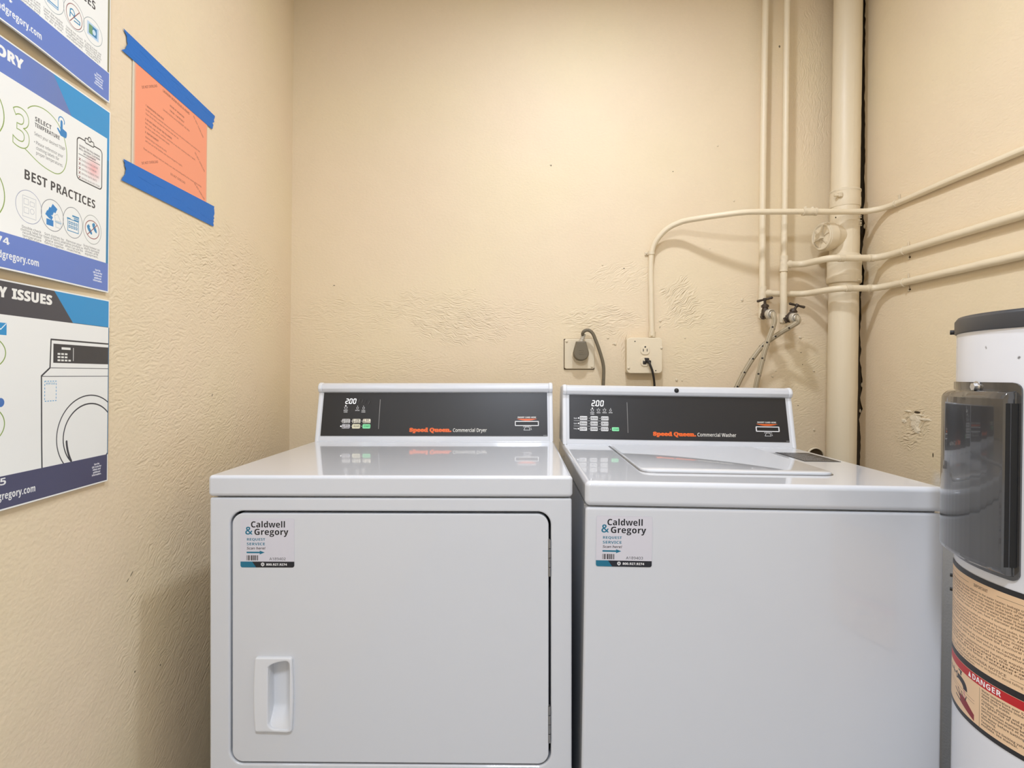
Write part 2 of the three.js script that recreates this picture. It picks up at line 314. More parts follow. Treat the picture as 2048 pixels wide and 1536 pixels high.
function tinyIcon(c, x, y, lines, kind) {
  c.strokeStyle = c.fillStyle = '#d8d8d8'; c.lineWidth = 3.5;
  if (kind === 'tub') { c.beginPath(); c.moveTo(x - 14, y - 9); c.lineTo(x - 9, y + 9); c.lineTo(x + 9, y + 9); c.lineTo(x + 14, y - 9); c.closePath(); c.stroke(); }
  else { c.beginPath(); c.arc(x, y, 9, 0, 7); c.stroke(); }
  lines.forEach((s, i) => text(c, s, x, y + 27 + 15 * i, 15, { align: 'center', weight: 'bold', color: '#e6e6e6', w: Math.min(40, 9 * s.length) }));
}

// the sloping control head on the back of the top panel; returns the control panel mesh
function makeConsole(g, { halfW, fasciaHalf, zb, yb, tex, P, bright }) {
  const tilt = 15 * Math.PI / 180, H = 0.1375, tx = Math.tan(tilt);
  const prof = (grow) => {
    const s = new THREE.Shape(); // x = distance behind the foot of the fascia, y = height
    s.moveTo(0 - grow, 0); s.lineTo(H * tx - grow, H);
    s.bezierCurveTo(H * tx - 0.008 - grow, H + 0.002, H * tx - 0.011 - grow, H + 0.008, H * tx - 0.010 - grow, H + 0.016);
    s.bezierCurveTo(H * tx - 0.008 - grow, H + 0.025, H * tx - 0.001, H + 0.028 + grow, H * tx + 0.008, H + 0.028 + grow);
    s.lineTo(0.128, H + 0.022 + grow); s.lineTo(0.14, H); s.lineTo(0.14, 0); s.closePath(); return s;
  };
  const ext = (s, w, x, b) => { const e = new THREE.ExtrudeGeometry(s, { depth: w - 2 * b, bevelEnabled: b > 0, bevelThickness: b, bevelSize: b, bevelOffset: -b, bevelSegments: 3, curveSegments: 8 }); e.translate(0, 0, b); e.rotateY(Math.PI / 2); e.translate(x, 0, 0); return e; };
  // after rotateY(90 deg) the profile's x points to -z
  const body = toCreasedNormals(ext(prof(0), halfW * 2 - 0.024, -halfW + 0.012, 0), 0.6); body.translate(0, yb, zb);
  const con = part(g, 'control_head', body, M.enamel);
  for (const s of [-1, 1]) { const e = toCreasedNormals(ext(prof(0.0012), 0.0125, s < 0 ? -halfW : halfW - 0.0125, 0.004), 0.6); e.translate(0, yb, zb); part(con, 'end_cap', e, M.plastic); }
  const fh = 0.1258, foot = 0.016;
  const f = part(g, 'control_panel', planarUV(plate(roundRect(fasciaHalf * 2, fh, 0.001), 0.0014), fasciaHalf * 2, fh), std({ map: tex, roughness: 0.36 }), 'black control panel with orange and white lettering');
  const c = foot + fh / 2;
  f.position.set(0, yb + c * Math.cos(tilt), zb - c * Math.sin(tilt)); f.rotation.x = -tilt;
  return { con, f, fh };
}
function fasciaTools(cw, ch, fw, fh, P) { // canvas px -> metres on the panel
  return { X: (p) => (P(p)[0] / cw - 0.5) * fw, Y: (p) => (0.5 - P(p)[1] / ch) * fh };
}
function button(f, tool, fw, fh, mat, x0, y0, x1, y1) { // reference rectangle
  const a = [x0, y0], b = [x1, y1], w = tool.X(b) - tool.X(a), h = tool.Y(a) - tool.Y(b), cx = (tool.X(a) + tool.X(b)) / 2, cy = (tool.Y(a) + tool.Y(b)) / 2;
  const g = plate(roundRect(w, h, h * 0.22), 0.0012, 0.0004, 2, 5).translate(cx, cy, 0.0014); planarUV(g, fw, fh); { const uv = g.attributes.uv, u = cx / fw + 0.5, v = cy / fh + 0.5; for (let i = 0; i < uv.count; i++) uv.setXY(i, u + (uv.getX(i) - u) * 0.84, v + (uv.getY(i) - v) * 0.74); } part(f, 'button', g, mat);
}
function cardSlot(f, tool, x0, y0, x1, y1) {
  const a = [x0, y0], b = [x1, y1], w = tool.X(b) - tool.X(a), h = tool.Y(a) - tool.Y(b), cx = (tool.X(a) + tool.X(b)) / 2, cy = (tool.Y(a) + tool.Y(b)) / 2;
  const s = roundRect(w, h, 0.0018); s.holes.push(roundRect(w - 0.005, h - 0.005, 0.0004, 0, 0, THREE.Path));
  part(f, 'card_slot', plate(s, 0.003, 0.0006, 2, 5).translate(cx, cy, 0.0014), M.whitePrint, 'white rimmed card slot');
  part(f, 'slot_opening', box(w - 0.005, h - 0.005, 0.0006, cx, cy, 0.0016), M.black);
}
function led(f, tool, p, r, on) { part(f, 'indicator_light', new THREE.CylinderGeometry(r, r, 0.0008, 12).rotateX(Math.PI / 2).translate(tool.X(p), tool.Y(p), 0.0017), on ? M.digit : M.whitePrint); }

// ---------------------------------------------------------------- dryer
{
  const g = thing('clothes_dryer', 'white front-loading dryer on the left, with a big square door and black control panel', 'dryer', [-0.229, 0, -1.096]);
  g.rotation.y = -0.0115;
  const w = 0.682, hw = w / 2, dep = 0.70, yTop = 0.8757;
  const door = { x0: -0.298, x1: 0.2976, y0: 0.3785, y1: 0.8465, r: 0.021 };
  const dcx = (door.x0 + door.x1) / 2, dcy = (door.y0 + door.y1) / 2, dw = door.x1 - door.x0, dh = door.y1 - door.y0;
  // cabinet: front frame with the door opening, shell behind it
  const fs = roundRect(w, yTop - 0.02, 0.004, 0, (yTop + 0.02) / 2);
  fs.holes.push(roundRect(dw + 0.0085, dh + 0.0085, door.r + 0.004, dcx, dcy, THREE.Path));
  const frame = plate(fs, 0.03, 0.0035, 3, 10).translate(0, 0, -0.03);
  part(g, 'cabinet', [frame, box(w - 0.001, yTop - 0.02, dep - 0.03, 0, (yTop + 0.02) / 2, -0.03 - (dep - 0.03) / 2), box(w - 0.016, 0.006, dep - 0.03, 0, yTop + 0.001, -dep / 2)], M.enamel);
  part(g, 'door_gasket', box(dw + 0.008, dh + 0.008, 0.004, dcx, dcy, -0.026), M.gap);
  for (const [x, z] of [[-0.29, -0.06], [0.29, -0.06], [-0.29, -0.64], [0.29, -0.64]]) part(g, 'foot', new THREE.CylinderGeometry(0.018, 0.024, 0.022, 16).translate(x, 0.011, z), M.black);
  // top panel
  part(g, 'top_panel', [new RoundedBoxGeometry(w + 0.003, 0.0395, dep + 0.004, 5, 0.007).translate(0, 0.8985, -dep / 2 + 0.002), box(w - 0.02, 0.0022, 0.012, 0, 0.9187, -0.552, 0.001)], M.enamel);
  // door with a hole for the pull
  const hx = -0.218, hy = 0.5035 + 0.0045; // centre of the handle
  const ds = roundRect(dw, dh, door.r, dcx, dcy);
  ds.holes.push(roundRect(0.040, 0.130, 0.008, hx + 0.011, hy, THREE.Path));
  const dm = part(g, 'door', plate(ds, 0.022, 0.0022, 3, 10).translate(0, 0, -0.0215), M.enamel);
  // handle: barrel-sided plate with a scooped pocket
  const hwid = 0.071, hh = 0.139, s = new THREE.Shape(), a = hwid / 2, b = hh / 2, r = 0.006;
  s.moveTo(-a + r, -b); s.lineTo(a - r, -b); s.quadraticCurveTo(a - 0.001, -b, a - 0.0005, -b + r); s.quadraticCurveTo(a + 0.004, 0, a - 0.0005, b - r); s.quadraticCurveTo(a - 0.001, b, a - r, b);
  s.lineTo(-a + r, b); s.quadraticCurveTo(-a + 0.001, b, -a + 0.0005, b - r); s.quadraticCurveTo(-a - 0.004, 0, -a + 0.0005, -b + r); s.quadraticCurveTo(-a + 0.001, -b, -a + r, -b);
  const pk = new THREE.Path(), px0 = -0.0095, px1 = 0.031, py0 = -0.0655, py1 = 0.063; // the pocket's mouth
  pk.moveTo(px0, py0 + 0.012); pk.quadraticCurveTo(px0 + 0.002, py0 + 0.003, px0 + 0.014, py0 + 0.001); pk.lineTo(px1 - 0.006, py0 - 0.0005); pk.quadraticCurveTo(px1, py0, px1, py0 + 0.008);
  pk.quadraticCurveTo(px1 + 0.002, 0, px1 - 0.001, py1 - 0.006); pk.quadraticCurveTo(px1 - 0.002, py1, px1 - 0.009, py1); pk.quadraticCurveTo(px0 + 0.006, py1 - 0.003, px0, py1 - 0.012);
  s.holes.push(pk);
  const hp = plate(s, 0.0075, 0.0028, 4, 12).translate(hx, hy, 0);
  // pocket surface: deep under the left lip, rising to the right, rounded at top and bottom
  const nu = 30, nv = 60, pos = [], idx = [];
  for (let j = 0; j <= nv; j++) for (let i = 0; i <= nu; i++) {
    const u = i / nu, v = j / nv, x = px0 - 0.004 + u * (px1 - px0 + 0.008), y = py0 - 0.003 + v * (py1 - py0 + 0.006);
    const e = smooth(0, 0.10, u) * smooth(1.0, 0.55, u), t = smooth(0, 0.30, v) * smooth(1, 0.93, v);
    pos.push(x + hx, y + hy, 0.0035 - 0.022 * Math.pow(e, 0.8) * t);
  }
  for (let j = 0; j < nv; j++) for (let i = 0; i < nu; i++) { const k = j * (nu + 1) + i; idx.push(k, k + 1, k + nu + 2, k, k + nu + 2, k + nu + 1); }
  const pg = new THREE.BufferGeometry(); pg.setAttribute('position', new THREE.Float32BufferAttribute(pos, 3)); pg.setAttribute('uv', new THREE.Float32BufferAttribute(new Float32Array(pos.length / 3 * 2), 2)); pg.setIndex(idx); pg.computeVertexNormals();
  part(dm, 'handle', [hp, pg], M.plastic, 'recessed white plastic pull');
  for (const y of [0.7645, 0.4525]) {
    const hg = [];
    for (let k = 0; k < 4; k++) hg.push(new THREE.CylinderGeometry(0.0026, 0.0026, 0.0165, 10).translate(door.x1 + 0.0015, y - 0.0262 + k * 0.0175, -0.001));
    hg.push(box(0.004, 0.07, 0.002, door.x1 + 0.0005, y, -0.004));
    part(g, 'hinge', hg, M.steel, 'bare metal door hinge');
  }
  const st = addSticker(g, serviceSticker('A189402'), -0.2312, 0.791); st.position.z = 0.0006;
  // control head
  const cw = 2048, ch = 397, fHalf = 0.3235;
  const P = ([X, Y]) => { const xl = 190 - 35 * (Y - 185) / 338; return [(X - xl) / (1945 - xl) * cw, (Y - 185) / 338 * ch]; };
  const btn = [[330, 392, 390, 425, '#dedede', 'HIGH', 'TEMP'], [412, 392, 472, 425, '#ece9d8', 'LOW', 'TEMP'], [494, 392, 552, 425, '#f0e9d6', 'NO', 'HEAT'], [328, 433, 387, 467, '#d6d6dc', 'MED', 'TEMP'], [409, 433, 469, 467, '#ece8c8', 'DELICATE', ''], [491, 433, 550, 467, '#8fe8ae', 'START', '']];
  const tex = canvasTex(cw, ch, (c) => {
    c.fillStyle = '#242425'; c.fillRect(0, 0, cw, ch);
    for (const [x, k] of [[360, 'tub'], [452, 'o'], [500, 'o']]) tinyIcon(c, P([x, 306])[0], P([x, 306])[1], k === 'tub' ? ['INSERT', 'CARD'] : x < 480 ? ['DRYING'] : ['COOL', 'DOWN'], k);
    for (const [x0, y0, x1, y1, col, l1, l2] of btn) {
      const [a, b] = P([x0, y0]), [d, e] = P([x1, y1]); c.fillStyle = col; c.fillRect(a + 3, b + 3, d - a - 6, e - b - 6);
      const mx = (a + d) / 2 + 6, my = (b + e) / 2; const ink = l1 === 'START' ? '#2c9a5c' : '#55524a';
      if (l2) { text(c, l1, mx, my - 1, 16, { align: 'center', weight: 'bold', color: ink }); text(c, l2, mx, my + 14, 16, { align: 'center', weight: 'bold', color: ink }); c.fillStyle = ink; c.fillRect(a + 13, my - 13, 4, 18); c.beginPath(); c.arc(a + 15, my + 8, 5, 0, 7); c.fill(); } else text(c, l1, mx - 3, my + 6, 17, { align: 'center', weight: 'bold', color: ink, w: 46 });
    }
    text(c, 'Speed Queen.', ...P([858, 490]), 46, { w: P([1190, 490])[0] - P([858, 490])[0], font: 'serif', weight: 'bold', color: '#f0692a', stroke: 6 });
    text(c, 'Commercial Dryer', ...P([1200, 491]), 44, { w: P([1468, 490])[0] - P([1200, 490])[0], color: '#ece9e0', stroke: 0.8 });
    cardPrint(c, P, { ins: [1784, 384], insW: 168, arc: [1784, 389], arcW: 190, icon: [1786, 450] });
    text(c, '804321', ...P([1912, 521]), 9, { w: 34, color: '#ddd' });
    // scratches beside the display
    c.strokeStyle = '#0c0c0c'; c.lineWidth = 7; for (const [x, y] of [[480, 235], [505, 235], [530, 240], [555, 250]]) { const [a, b] = P([x, y]); c.beginPath(); c.moveTo(a, b); c.lineTo(a - 14, b + 38); c.stroke(); }
    c.strokeStyle = '#6e6e6e'; c.lineWidth = 2; for (const [x, y] of [[470, 235], [497, 238], [548, 250]]) { const [a, b] = P([x, y]); c.beginPath(); c.moveTo(a, b); c.lineTo(a - 10, b + 32); c.stroke(); }
  });
  const { con, f, fh } = makeConsole(g, { halfW: 0.3395, fasciaHalf: fHalf, zb: -0.56, yb: 0.918, tex });
  const tool = fasciaTools(cw, ch, fHalf * 2, fh, P), bm = std({ map: tex, roughness: 0.45 });
  for (const q of btn) button(f, tool, fHalf * 2, fh, bm, q[0], q[1], q[2], q[3]);
  const dg = digits('2.00', tool.Y([360, 234]) - tool.Y([360, 270])); dg.translate(tool.X([358, 270]), tool.Y([358, 270]), 0.0014); part(f, 'display_digits', dg, M.digit, 'lit white figures');
  cardSlot(f, tool, 1690, 408, 1877, 447);
  for (const [x, y, r, on] of [[360, 288, 0.0016, 1], [453, 290, 0.0008, 0], [500, 290, 0.0008, 0], [323, 409, 0.0009, 0], [404, 409, 0.0009, 0], [485, 409, 0.0009, 0], [318, 449, 0.0017, 1], [401, 449, 0.0009, 0], [482, 449, 0.0009, 0]]) led(f, tool, [x, y], r, on);
  { const p = [623, 238], q = [623, 470]; part(f, 'divider_line', box(0.0013, tool.Y(p) - tool.Y(q), 0.0006, tool.X([624, 354]), (tool.Y(p) + tool.Y(q)) / 2, 0.0016), M.steel); }
  shade(g);
}

// ---------------------------------------------------------------- washer
{
  const g = thing('washing_machine', 'white top-loading washer on the right, closed lid and plain front, standing slightly tilted', 'washer', [0.4467, 0.0055, -1.0625]);
  g.rotation.set(0, -0.0115, -0.0155);
  const w = 0.651, dep = 0.70, yTop = 0.855;
  const fs = roundRect(w, yTop - 0.02, 0.006, 0, (yTop + 0.02) / 2);
  part(g, 'cabinet', [plate(fs, 0.03, 0.005, 4, 8).translate(0, 0, -0.03), box(w - 0.001, yTop - 0.02, dep - 0.03, 0, (yTop + 0.02) / 2, -0.03 - (dep - 0.03) / 2), box(w - 0.016, 0.008, dep - 0.03, 0, yTop + 0.001, -dep / 2)], M.enamel);
  for (const [x, z] of [[-0.27, -0.06], [0.27, -0.06], [-0.27, -0.64], [0.27, -0.64]]) part(g, 'foot', new THREE.CylinderGeometry(0.018, 0.024, 0.021, 16).translate(x, 0.0105, z), M.black);
  const top = part(g, 'top_panel', [new RoundedBoxGeometry(w + 0.003, 0.045, dep + 0.004, 5, 0.010).translate(0, 0.8805, -dep / 2 + 0.002), box(w - 0.03, 0.0022, 0.012, 0, 0.9032, -0.556, 0.001)], M.enamel);
  // lid: shallow pan, rounded front corners, raised front lip
  const lx0 = -0.2, lx1 = 0.187, lz0 = -0.105, lz1 = -0.535, r = 0.03, s = new THREE.Shape();
  s.moveTo(lx0, lz1); s.lineTo(lx0, lz0 - r); s.quadraticCurveTo(lx0, lz0, lx0 + r, lz0); s.lineTo(lx1 - r, lz0); s.quadraticCurveTo(lx1, lz0, lx1, lz0 - r); s.lineTo(lx1, lz1); s.closePath();
  const mk = (sh, t, b) => { const e = new THREE.ExtrudeGeometry(sh, { depth: t, bevelEnabled: true, bevelThickness: b, bevelSize: b, bevelOffset: -b, bevelSegments: 4, curveSegments: 12 }); e.rotateX(Math.PI / 2); return e; }; // shape (x, z) laid flat
  const lid = mk(s, 0.004, 0.003); lid.translate(0, 0.9058, 0);
    const lm = part(g, 'lid', toCreasedNormals(lid, 0.7), M.enamel);
  const rim = [V(lx0 + 0.004, 0.9052, lz1), V(lx0 + 0.004, 0.9052, lz0 - 0.004), V(lx1 - 0.004, 0.9052, lz0 - 0.004), V(lx1 - 0.004, 0.9052, lz1)];
  part(lm, 'rim', tube(rim, 0.0028, { fillet: 0.028, rad: 12 }).scale(1, 1, 1), M.enamel);
  part(g, 'lid_seam', mk((() => { const q = new THREE.Shape(); const e = 0.003; q.moveTo(lx0 - e, lz1); q.lineTo(lx0 - e, lz0 - r); q.quadraticCurveTo(lx0 - e, lz0 + e, lx0 + r, lz0 + e); q.lineTo(lx1 - r, lz0 + e); q.quadraticCurveTo(lx1 + e, lz0 + e, lx1 + e, lz0 - r); q.lineTo(lx1 + e, lz1); q.closePath(); return q; })(), 0.0006, 0.0003).translate(0, 0.9036, 0), M.steel);
  // instruction label on the top panel
  const lab = canvasTex(512, 960, (c, W, H) => {
    c.fillStyle = '#26262a'; c.fillRect(0, 0, W, H); c.fillStyle = '#d6d6da';
    text(c, 'IMPORTANT', 30, 60, 48, { w: 300, weight: 'bold', color: '#e6e6e8' });
    const L = ['LOAD CLOTHES LOOSELY', 'DO NOT OVERLOAD WASHER', 'ADD DETERGENT', 'CLOSE LID FIRMLY', 'SELECT CYCLE AND', 'WATER TEMPERATURE', 'INSERT CARD', 'PUSH START', 'LIGHT COMES ON', 'IF LID IS OPENED', 'WASHER WILL STOP', 'CLOSE LID', 'TO RESTART', 'REMOVE CLOTHES', 'PROMPTLY'];
    L.forEach((q, i) => text(c, q, 30, 130 + i * 54, 38, { w: 300 + 40 * ((i * 7) % 4), color: '#c9c9cd' }));
  });
  const lg = new THREE.BoxGeometry(0.085, 0.0006, 0.155); lg.translate(0.262, 0.9034, -0.382);
  part(g, 'instruction_label', lg, [M.black, M.black, std({ map: lab, roughness: 0.4 }), M.black, M.black, M.black], 'dark label with small pale print');
  const st = addSticker(g, serviceSticker('A189403'), -0.2545, 0.798 - 0.004); st.position.z = 0.0006;
  const cw = 2048, ch = 420, fHalf = 0.3065;
  const P = ([X, Y]) => { const yt = 178 + 20 * (X - 170) / 1493, yb = 483 + 17 * (X - 178) / 1522, v = (Y - yt) / (yb - yt), xl = 170 + 8 * v, xr = 1663 + 37 * v; return [(X - xl) / (xr - xl) * cw, v * ch]; };
  const btn = [], L = [['HEAVY', 'NORMAL', 'LIGHT'], ['NORMAL', 'PERM PRESS', 'DELICATE'], ['HOT', 'WARM', 'COLD']];
  for (let j = 0; j < 3; j++) for (let i = 0; i < 3; i++) btn.push([246 + 74 * i, 327 + 37.5 * j + i * 0.8, 299 + 74 * i, 355 + 37.5 * j + i * 0.8, '#dcdcdc', L[j][i]]);
  btn.push([470, 404, 521, 431, '#8fe8ae', 'START']);
  const tex = canvasTex(cw, ch, (c) => {
    c.fillStyle = '#2a2a2c'; c.fillRect(0, 0, cw, ch);
    [[332, ['INSERT', 'CARD']], [375, ['WASH']], [417, ['RINSE']], [459, ['SPIN']]].forEach(([x, t], i) => tinyIcon(c, P([x, 287])[0], P([x, 287])[1], t, i < 3 ? 'tub' : 'o'));
    for (const [x0, y0, x1, y1, col, l] of btn) {
      const [a, b] = P([x0, y0]), [d, e] = P([x1, y1]); c.fillStyle = col; c.fillRect(a + 3, b + 3, d - a - 6, e - b - 6);
      text(c, l, (a + d) / 2 + 6, (b + e) / 2 + 6, 16, { align: 'center', weight: 'bold', color: l === 'START' ? '#2c9a5c' : '#504f4c', w: Math.min(46, 10 * l.length) });
      if (l !== 'START') { c.strokeStyle = '#504f4c'; c.lineWidth = 2.5; c.beginPath(); c.arc(a + 16, (b + e) / 2, 6, 0, 7); c.stroke(); }
    }
    ['Wash', 'Cycle', 'Temp'].forEach((q, j) => text(c, q, ...P([205, 346 + 36 * j]), 16, { weight: 'bold', color: '#e6e6e6', w: 32 }));
    c.fillStyle = '#b4b4b4'; for (const y of [359, 396.5]) { const [a, b] = P([205, y - 2]), [d] = P([445, y]); c.fillRect(a, b, d - a, 4); }
    text(c, 'Speed Queen.', ...P([757, 459]), 48, { w: P([1055, 460])[0] - P([757, 460])[0], font: 'serif', weight: 'bold', color: '#f0692a', stroke: 6 });
    text(c, 'Commercial Washer', ...P([1063, 463]), 46, { w: P([1332, 465])[0] - P([1063, 465])[0], color: '#ece9e0', stroke: 0.8 });
    cardPrint(c, P, { ins: [1540, 371], insW: 178, arc: [1541, 377], arcW: 205, icon: [1550, 436] });
    text(c, '804322', ...P([1677, 496]), 9, { w: 30, color: '#ddd' });
  });
  const { con, f, fh } = makeConsole(g, { halfW: 0.3255, fasciaHalf: fHalf, zb: -0.5645, yb: 0.903, tex });
  const tool = fasciaTools(cw, ch, fHalf * 2, fh, P), bm = std({ map: tex, roughness: 0.45 });
  for (const q of btn) button(f, tool, fHalf * 2, fh, bm, q[0], q[1], q[2], q[3]);
  const dg = digits('2.00', tool.Y([330, 219]) - tool.Y([330, 255])); dg.translate(tool.X([328, 255]), tool.Y([328, 255]), 0.0014); part(f, 'display_digits', dg, M.digit, 'lit white figures');
  cardSlot(f, tool, 1462, 394, 1628, 432);
  for (const [x, y, r, on] of [[332, 272, 0.0016, 1], [375, 273, 0.0009, 0], [417, 273, 0.0009, 0], [459, 274, 0.0009, 0]]) led(f, tool, [x, y], r, on);
  for (let j = 0; j < 3; j++) for (let i = 0; i < 3; i++) led(f, tool, [i ? 238 + 74 * i : 238, 341 + 37 * j + i], i ? 0.0009 : 0.0017, !i);
  led(f, tool, [461, 417], 0.0009, 0);
  { const p = [573, 230], q = [582, 442]; part(f, 'divider_line', box(0.0013, tool.Y(p) - tool.Y(q), 0.0006, tool.X([577, 336]), (tool.Y(p) + tool.Y(q)) / 2, 0.0016), M.steel); }
  part(con, 'round_plug', latheAlong([[0, 0.005], [0.003, 0.0048], [0.0058, 0.003], [0.0066, 0]], V(-0.0035, 0.903 + 0.1545, -0.5915), V(0, 0.1, 1), 20), M.black, 'round black plug');
  shade(g);
}

// ---------------------------------------------------------------- water heater
{
  const R = 0.2, cx = 0.913, cz = -0.87, lean = -0.0134;
  const g = thing('water_heater', 'white cylindrical water heater with a glossy black access cover, at the right edge', 'water heater', [cx + 1.1 * lean, 0, cz]);
  g.rotation.z = lean;
  // angle a (degrees): 0 looks to -x (towards the washer), positive towards the viewer
  const pt = (a, r, y) => { const t = a * Math.PI / 180; return [-Math.cos(t) * r, y, Math.sin(t) * r]; };
  const chips = canvasTex(1024, 1024, (c, W, H) => {
    c.fillStyle = '#e9eaee'; c.fillRect(0, 0, W, H); c.strokeStyle = c.fillStyle = '#777';
    for (let i = 0; i < 170; i++) { const low = i < 120, x = (low ? 0.62 + 0.17 * rnd() : rnd()) * W, y = low ? H * (0.58 + 0.2 * rnd()) : H * rnd(); c.fillStyle = ['#8a8a8c', '#6c6c6e', '#b9babd'][i % 3]; c.save(); c.translate(x, y); c.rotate(rnd() * 3); c.fillRect(0, 0, 1 + rnd() * 2, 1 + rnd() * 5); c.restore(); }
  });
  const prof = [[0, 0.03], [R - 0.01, 0.03], [R, 0.036], [R, 1.176]];
  const body = new THREE.LatheGeometry(prof.map(([a, b]) => new THREE.Vector2(a, b)), 96); { const uv = body.attributes.uv, p = body.attributes.position; for (let i = 0; i < uv.count; i++) uv.setXY(i, (Math.atan2(p.getZ(i), -p.getX(i)) / (2 * Math.PI) + 1.2) % 1, p.getY(i) / 1.2); }
  part(g, 'tank_jacket', body, phys({ map: chips, roughness: 0.4, clearcoat: 0.6, clearcoatRoughness: 0.1 }));
  part(g, 'top_cap', new THREE.LatheGeometry([[R + 0.0005, 1.172], [R + 0.003, 1.1735], [R + 0.003, 1.193], [R - 0.001, 1.199], [R - 0.02, 1.2015], [0.05, 1.206], [0.0001, 1.206]].map(([a, b]) => new THREE.Vector2(a, b)), 96), M.heaterCap, 'dark grey plastic top cap');
  part(g, 'base_ring', new THREE.LatheGeometry([[R - 0.012, 0], [R - 0.006, 0], [R - 0.006, 0.034], [R - 0.012, 0.034]].map(([a, b]) => new THREE.Vector2(a, b)), 64), M.heaterCap);
  { const [x, y, z] = pt(-40, R, 1.178); part(g, 'cap_bolt', cyl(0.004, 0.004, V(x, y, z), V(...pt(-40, R + 0.009, 1.178)), 10), M.black); }
  for (let k = 0; k < 2; k++) { const y = k ? 0.738 : 0.762, q = [(cyl(0.0035, 0.003, V(...pt(-40, R - 0.001, y)), V(...pt(-40, R + 0.0045, y)), 8))]; part(g, 'jacket_screw', q, M.black); }
  // access cover
  const a0 = -41, a1 = 14.3, y0 = 0.8115, y1 = 1.0936, nu = 110, nv = 110, pos = [], idx = [];
  const hgt = (a, y) => {
    const rr = 0.022, ax = (a - a0) / 57.3 * R, bx = (a1 - a) / 57.3 * R, cy = y - y0, dy = y1 - y;
    const m = (d, e, f) => { const s = smooth(0, 1, clamp(d / e, 0, 1)); return s ** (f ?? 1); };
    const right = smooth(12.6, 11.4, a), left = smooth(-41, -27, a);
    const topc = clamp((1.081 - y) / 0.014, 0, 1), botc = clamp((y - 0.8185) / 0.010, 0, 1);
    const box = right * Math.sqrt(1 - (1 - topc) ** 2) * Math.sqrt(1 - (1 - botc) ** 2);
    return 0.003 + box * (0.005 + 0.014 * left);
  };
  const A = []; for (let i = 0; i <= nu; i++) { const u = i / nu; A.push(u < 0.55 ? a0 + (10.6 - a0) * u / 0.55 : u < 0.9 ? 10.6 + 2.6 * (u - 0.55) / 0.35 : 13.2 + (a1 - 13.2) * (u - 0.9) / 0.1); }
  const Yv = []; for (let j = 0; j <= nv; j++) { const v = j / nv; Yv.push(v < 0.25 ? y0 + 0.02 * v / 0.25 : v > 0.75 ? y1 - 0.03 * (1 - v) / 0.25 : y0 + 0.02 + (y1 - y0 - 0.05) * (v - 0.25) / 0.5); }
  const cr = 0.012; // rounded outline: pull the corner rows in
  for (let j = 0; j <= nv; j++) for (let i = 0; i <= nu; i++) {
    let a = A[i], y = Yv[j];
    const ex = Math.min((a - a0), (a1 - a)) / 57.3 * R, ey = Math.min(y - y0, y1 - y);
    if (ex < cr && ey < cr) { const lim = cr - Math.sqrt(Math.max(0, cr * cr - (cr - ey) ** 2)); if (ex < lim) { a = a - a0 < a1 - a ? a0 + lim / R * 57.3 : a1 - lim / R * 57.3; } }
    pos.push(...pt(a, R + hgt(a, y), y));
  }
  const top = (nu + 1) * (nv + 1);
  for (let j = 0; j < nv; j++) for (let i = 0; i < nu; i++) { const k = j * (nu + 1) + i; idx.push(k, k + 1, k + nu + 2, k, k + nu + 2, k + nu + 1); }
  const ring = []; for (let i = 0; i < nu; i++) ring.push(i); for (let j = 0; j < nv; j++) ring.push(j * (nu + 1) + nu); for (let i = nu; i > 0; i--) ring.push(nv * (nu + 1) + i); for (let j = nv; j > 0; j--) ring.push(j * (nu + 1));
  for (const k of ring) { const x = pos[3 * k], z = pos[3 * k + 2], l = Math.hypot(x, z); pos.push(x / l * (R - 0.001), pos[3 * k + 1], z / l * (R - 0.001)); }
  for (let k = 0; k < ring.length; k++) { const n = (k + 1) % ring.length; idx.push(ring[k], top + k, ring[n], ring[n], top + k, top + n); }
  const cg = new THREE.BufferGeometry(); cg.setAttribute('position', new THREE.Float32BufferAttribute(pos, 3)); cg.setIndex(idx);
  cg.setAttribute('uv', new THREE.Float32BufferAttribute(new Float32Array(pos.length / 3 * 2), 2)); cg.computeVertexNormals();
  const cover = part(g, 'access_cover', toCreasedNormals(cg, 0.8), M.heaterBlack, 'glossy black plastic access cover');
  { const a = V(...pt(-6, R + 0.003, 1.0865)), b = V(...pt(-6, R + 0.005, 1.0865)), c = V(...pt(-6, R + 0.0105, 1.0865)); part(cover, 'hex_screw', [cyl(0.0085, 0.0085, a, b, 20), cyl(0.0062, 0.0058, b, c, 6)], M.chrome, 'shiny hex screw'); }
  { // matte strips paint a dark reflection on the cover side, a ridge between them
    const strip = (p0, p1, name, mat) => {
      const q = [], id = [], n = 24; // p: [angle, radius], pushed out a little from the side wall
      for (let i = 0; i <= n; i++) { const y = 0.832 + (1.064 - 0.832) * i / n; q.push(...pt(p0[0], p0[1], y), ...pt(p1[0], p1[1], y), ...pt(p1[0] - 0.4, p1[1] - 0.001, y), ...pt(p0[0] - 0.4, p0[1] - 0.001, y)); }
      for (let i = 0; i < n; i++) for (let k = 0; k < 4; k++) { const a = 4 * i + k, b = 4 * i + (k + 1) % 4; id.push(a, a + 4, b, b, a + 4, b + 4); }
      id.push(0, 1, 2, 0, 2, 3, 4 * n, 4 * n + 2, 4 * n + 1, 4 * n, 4 * n + 3, 4 * n + 2);
      let h = new THREE.BufferGeometry(); h.setAttribute('position', new THREE.Float32BufferAttribute(q, 3)); h.setAttribute('uv', new THREE.Float32BufferAttribute(new Float32Array(q.length / 3 * 2), 2)); h.setIndex(id); h = toCreasedNormals(h, 0.5);
      part(cover, name, h, mat);
    };
    const matte = std({ color: lin(0.006, 0.006, 0.006), roughness: 0.6 });
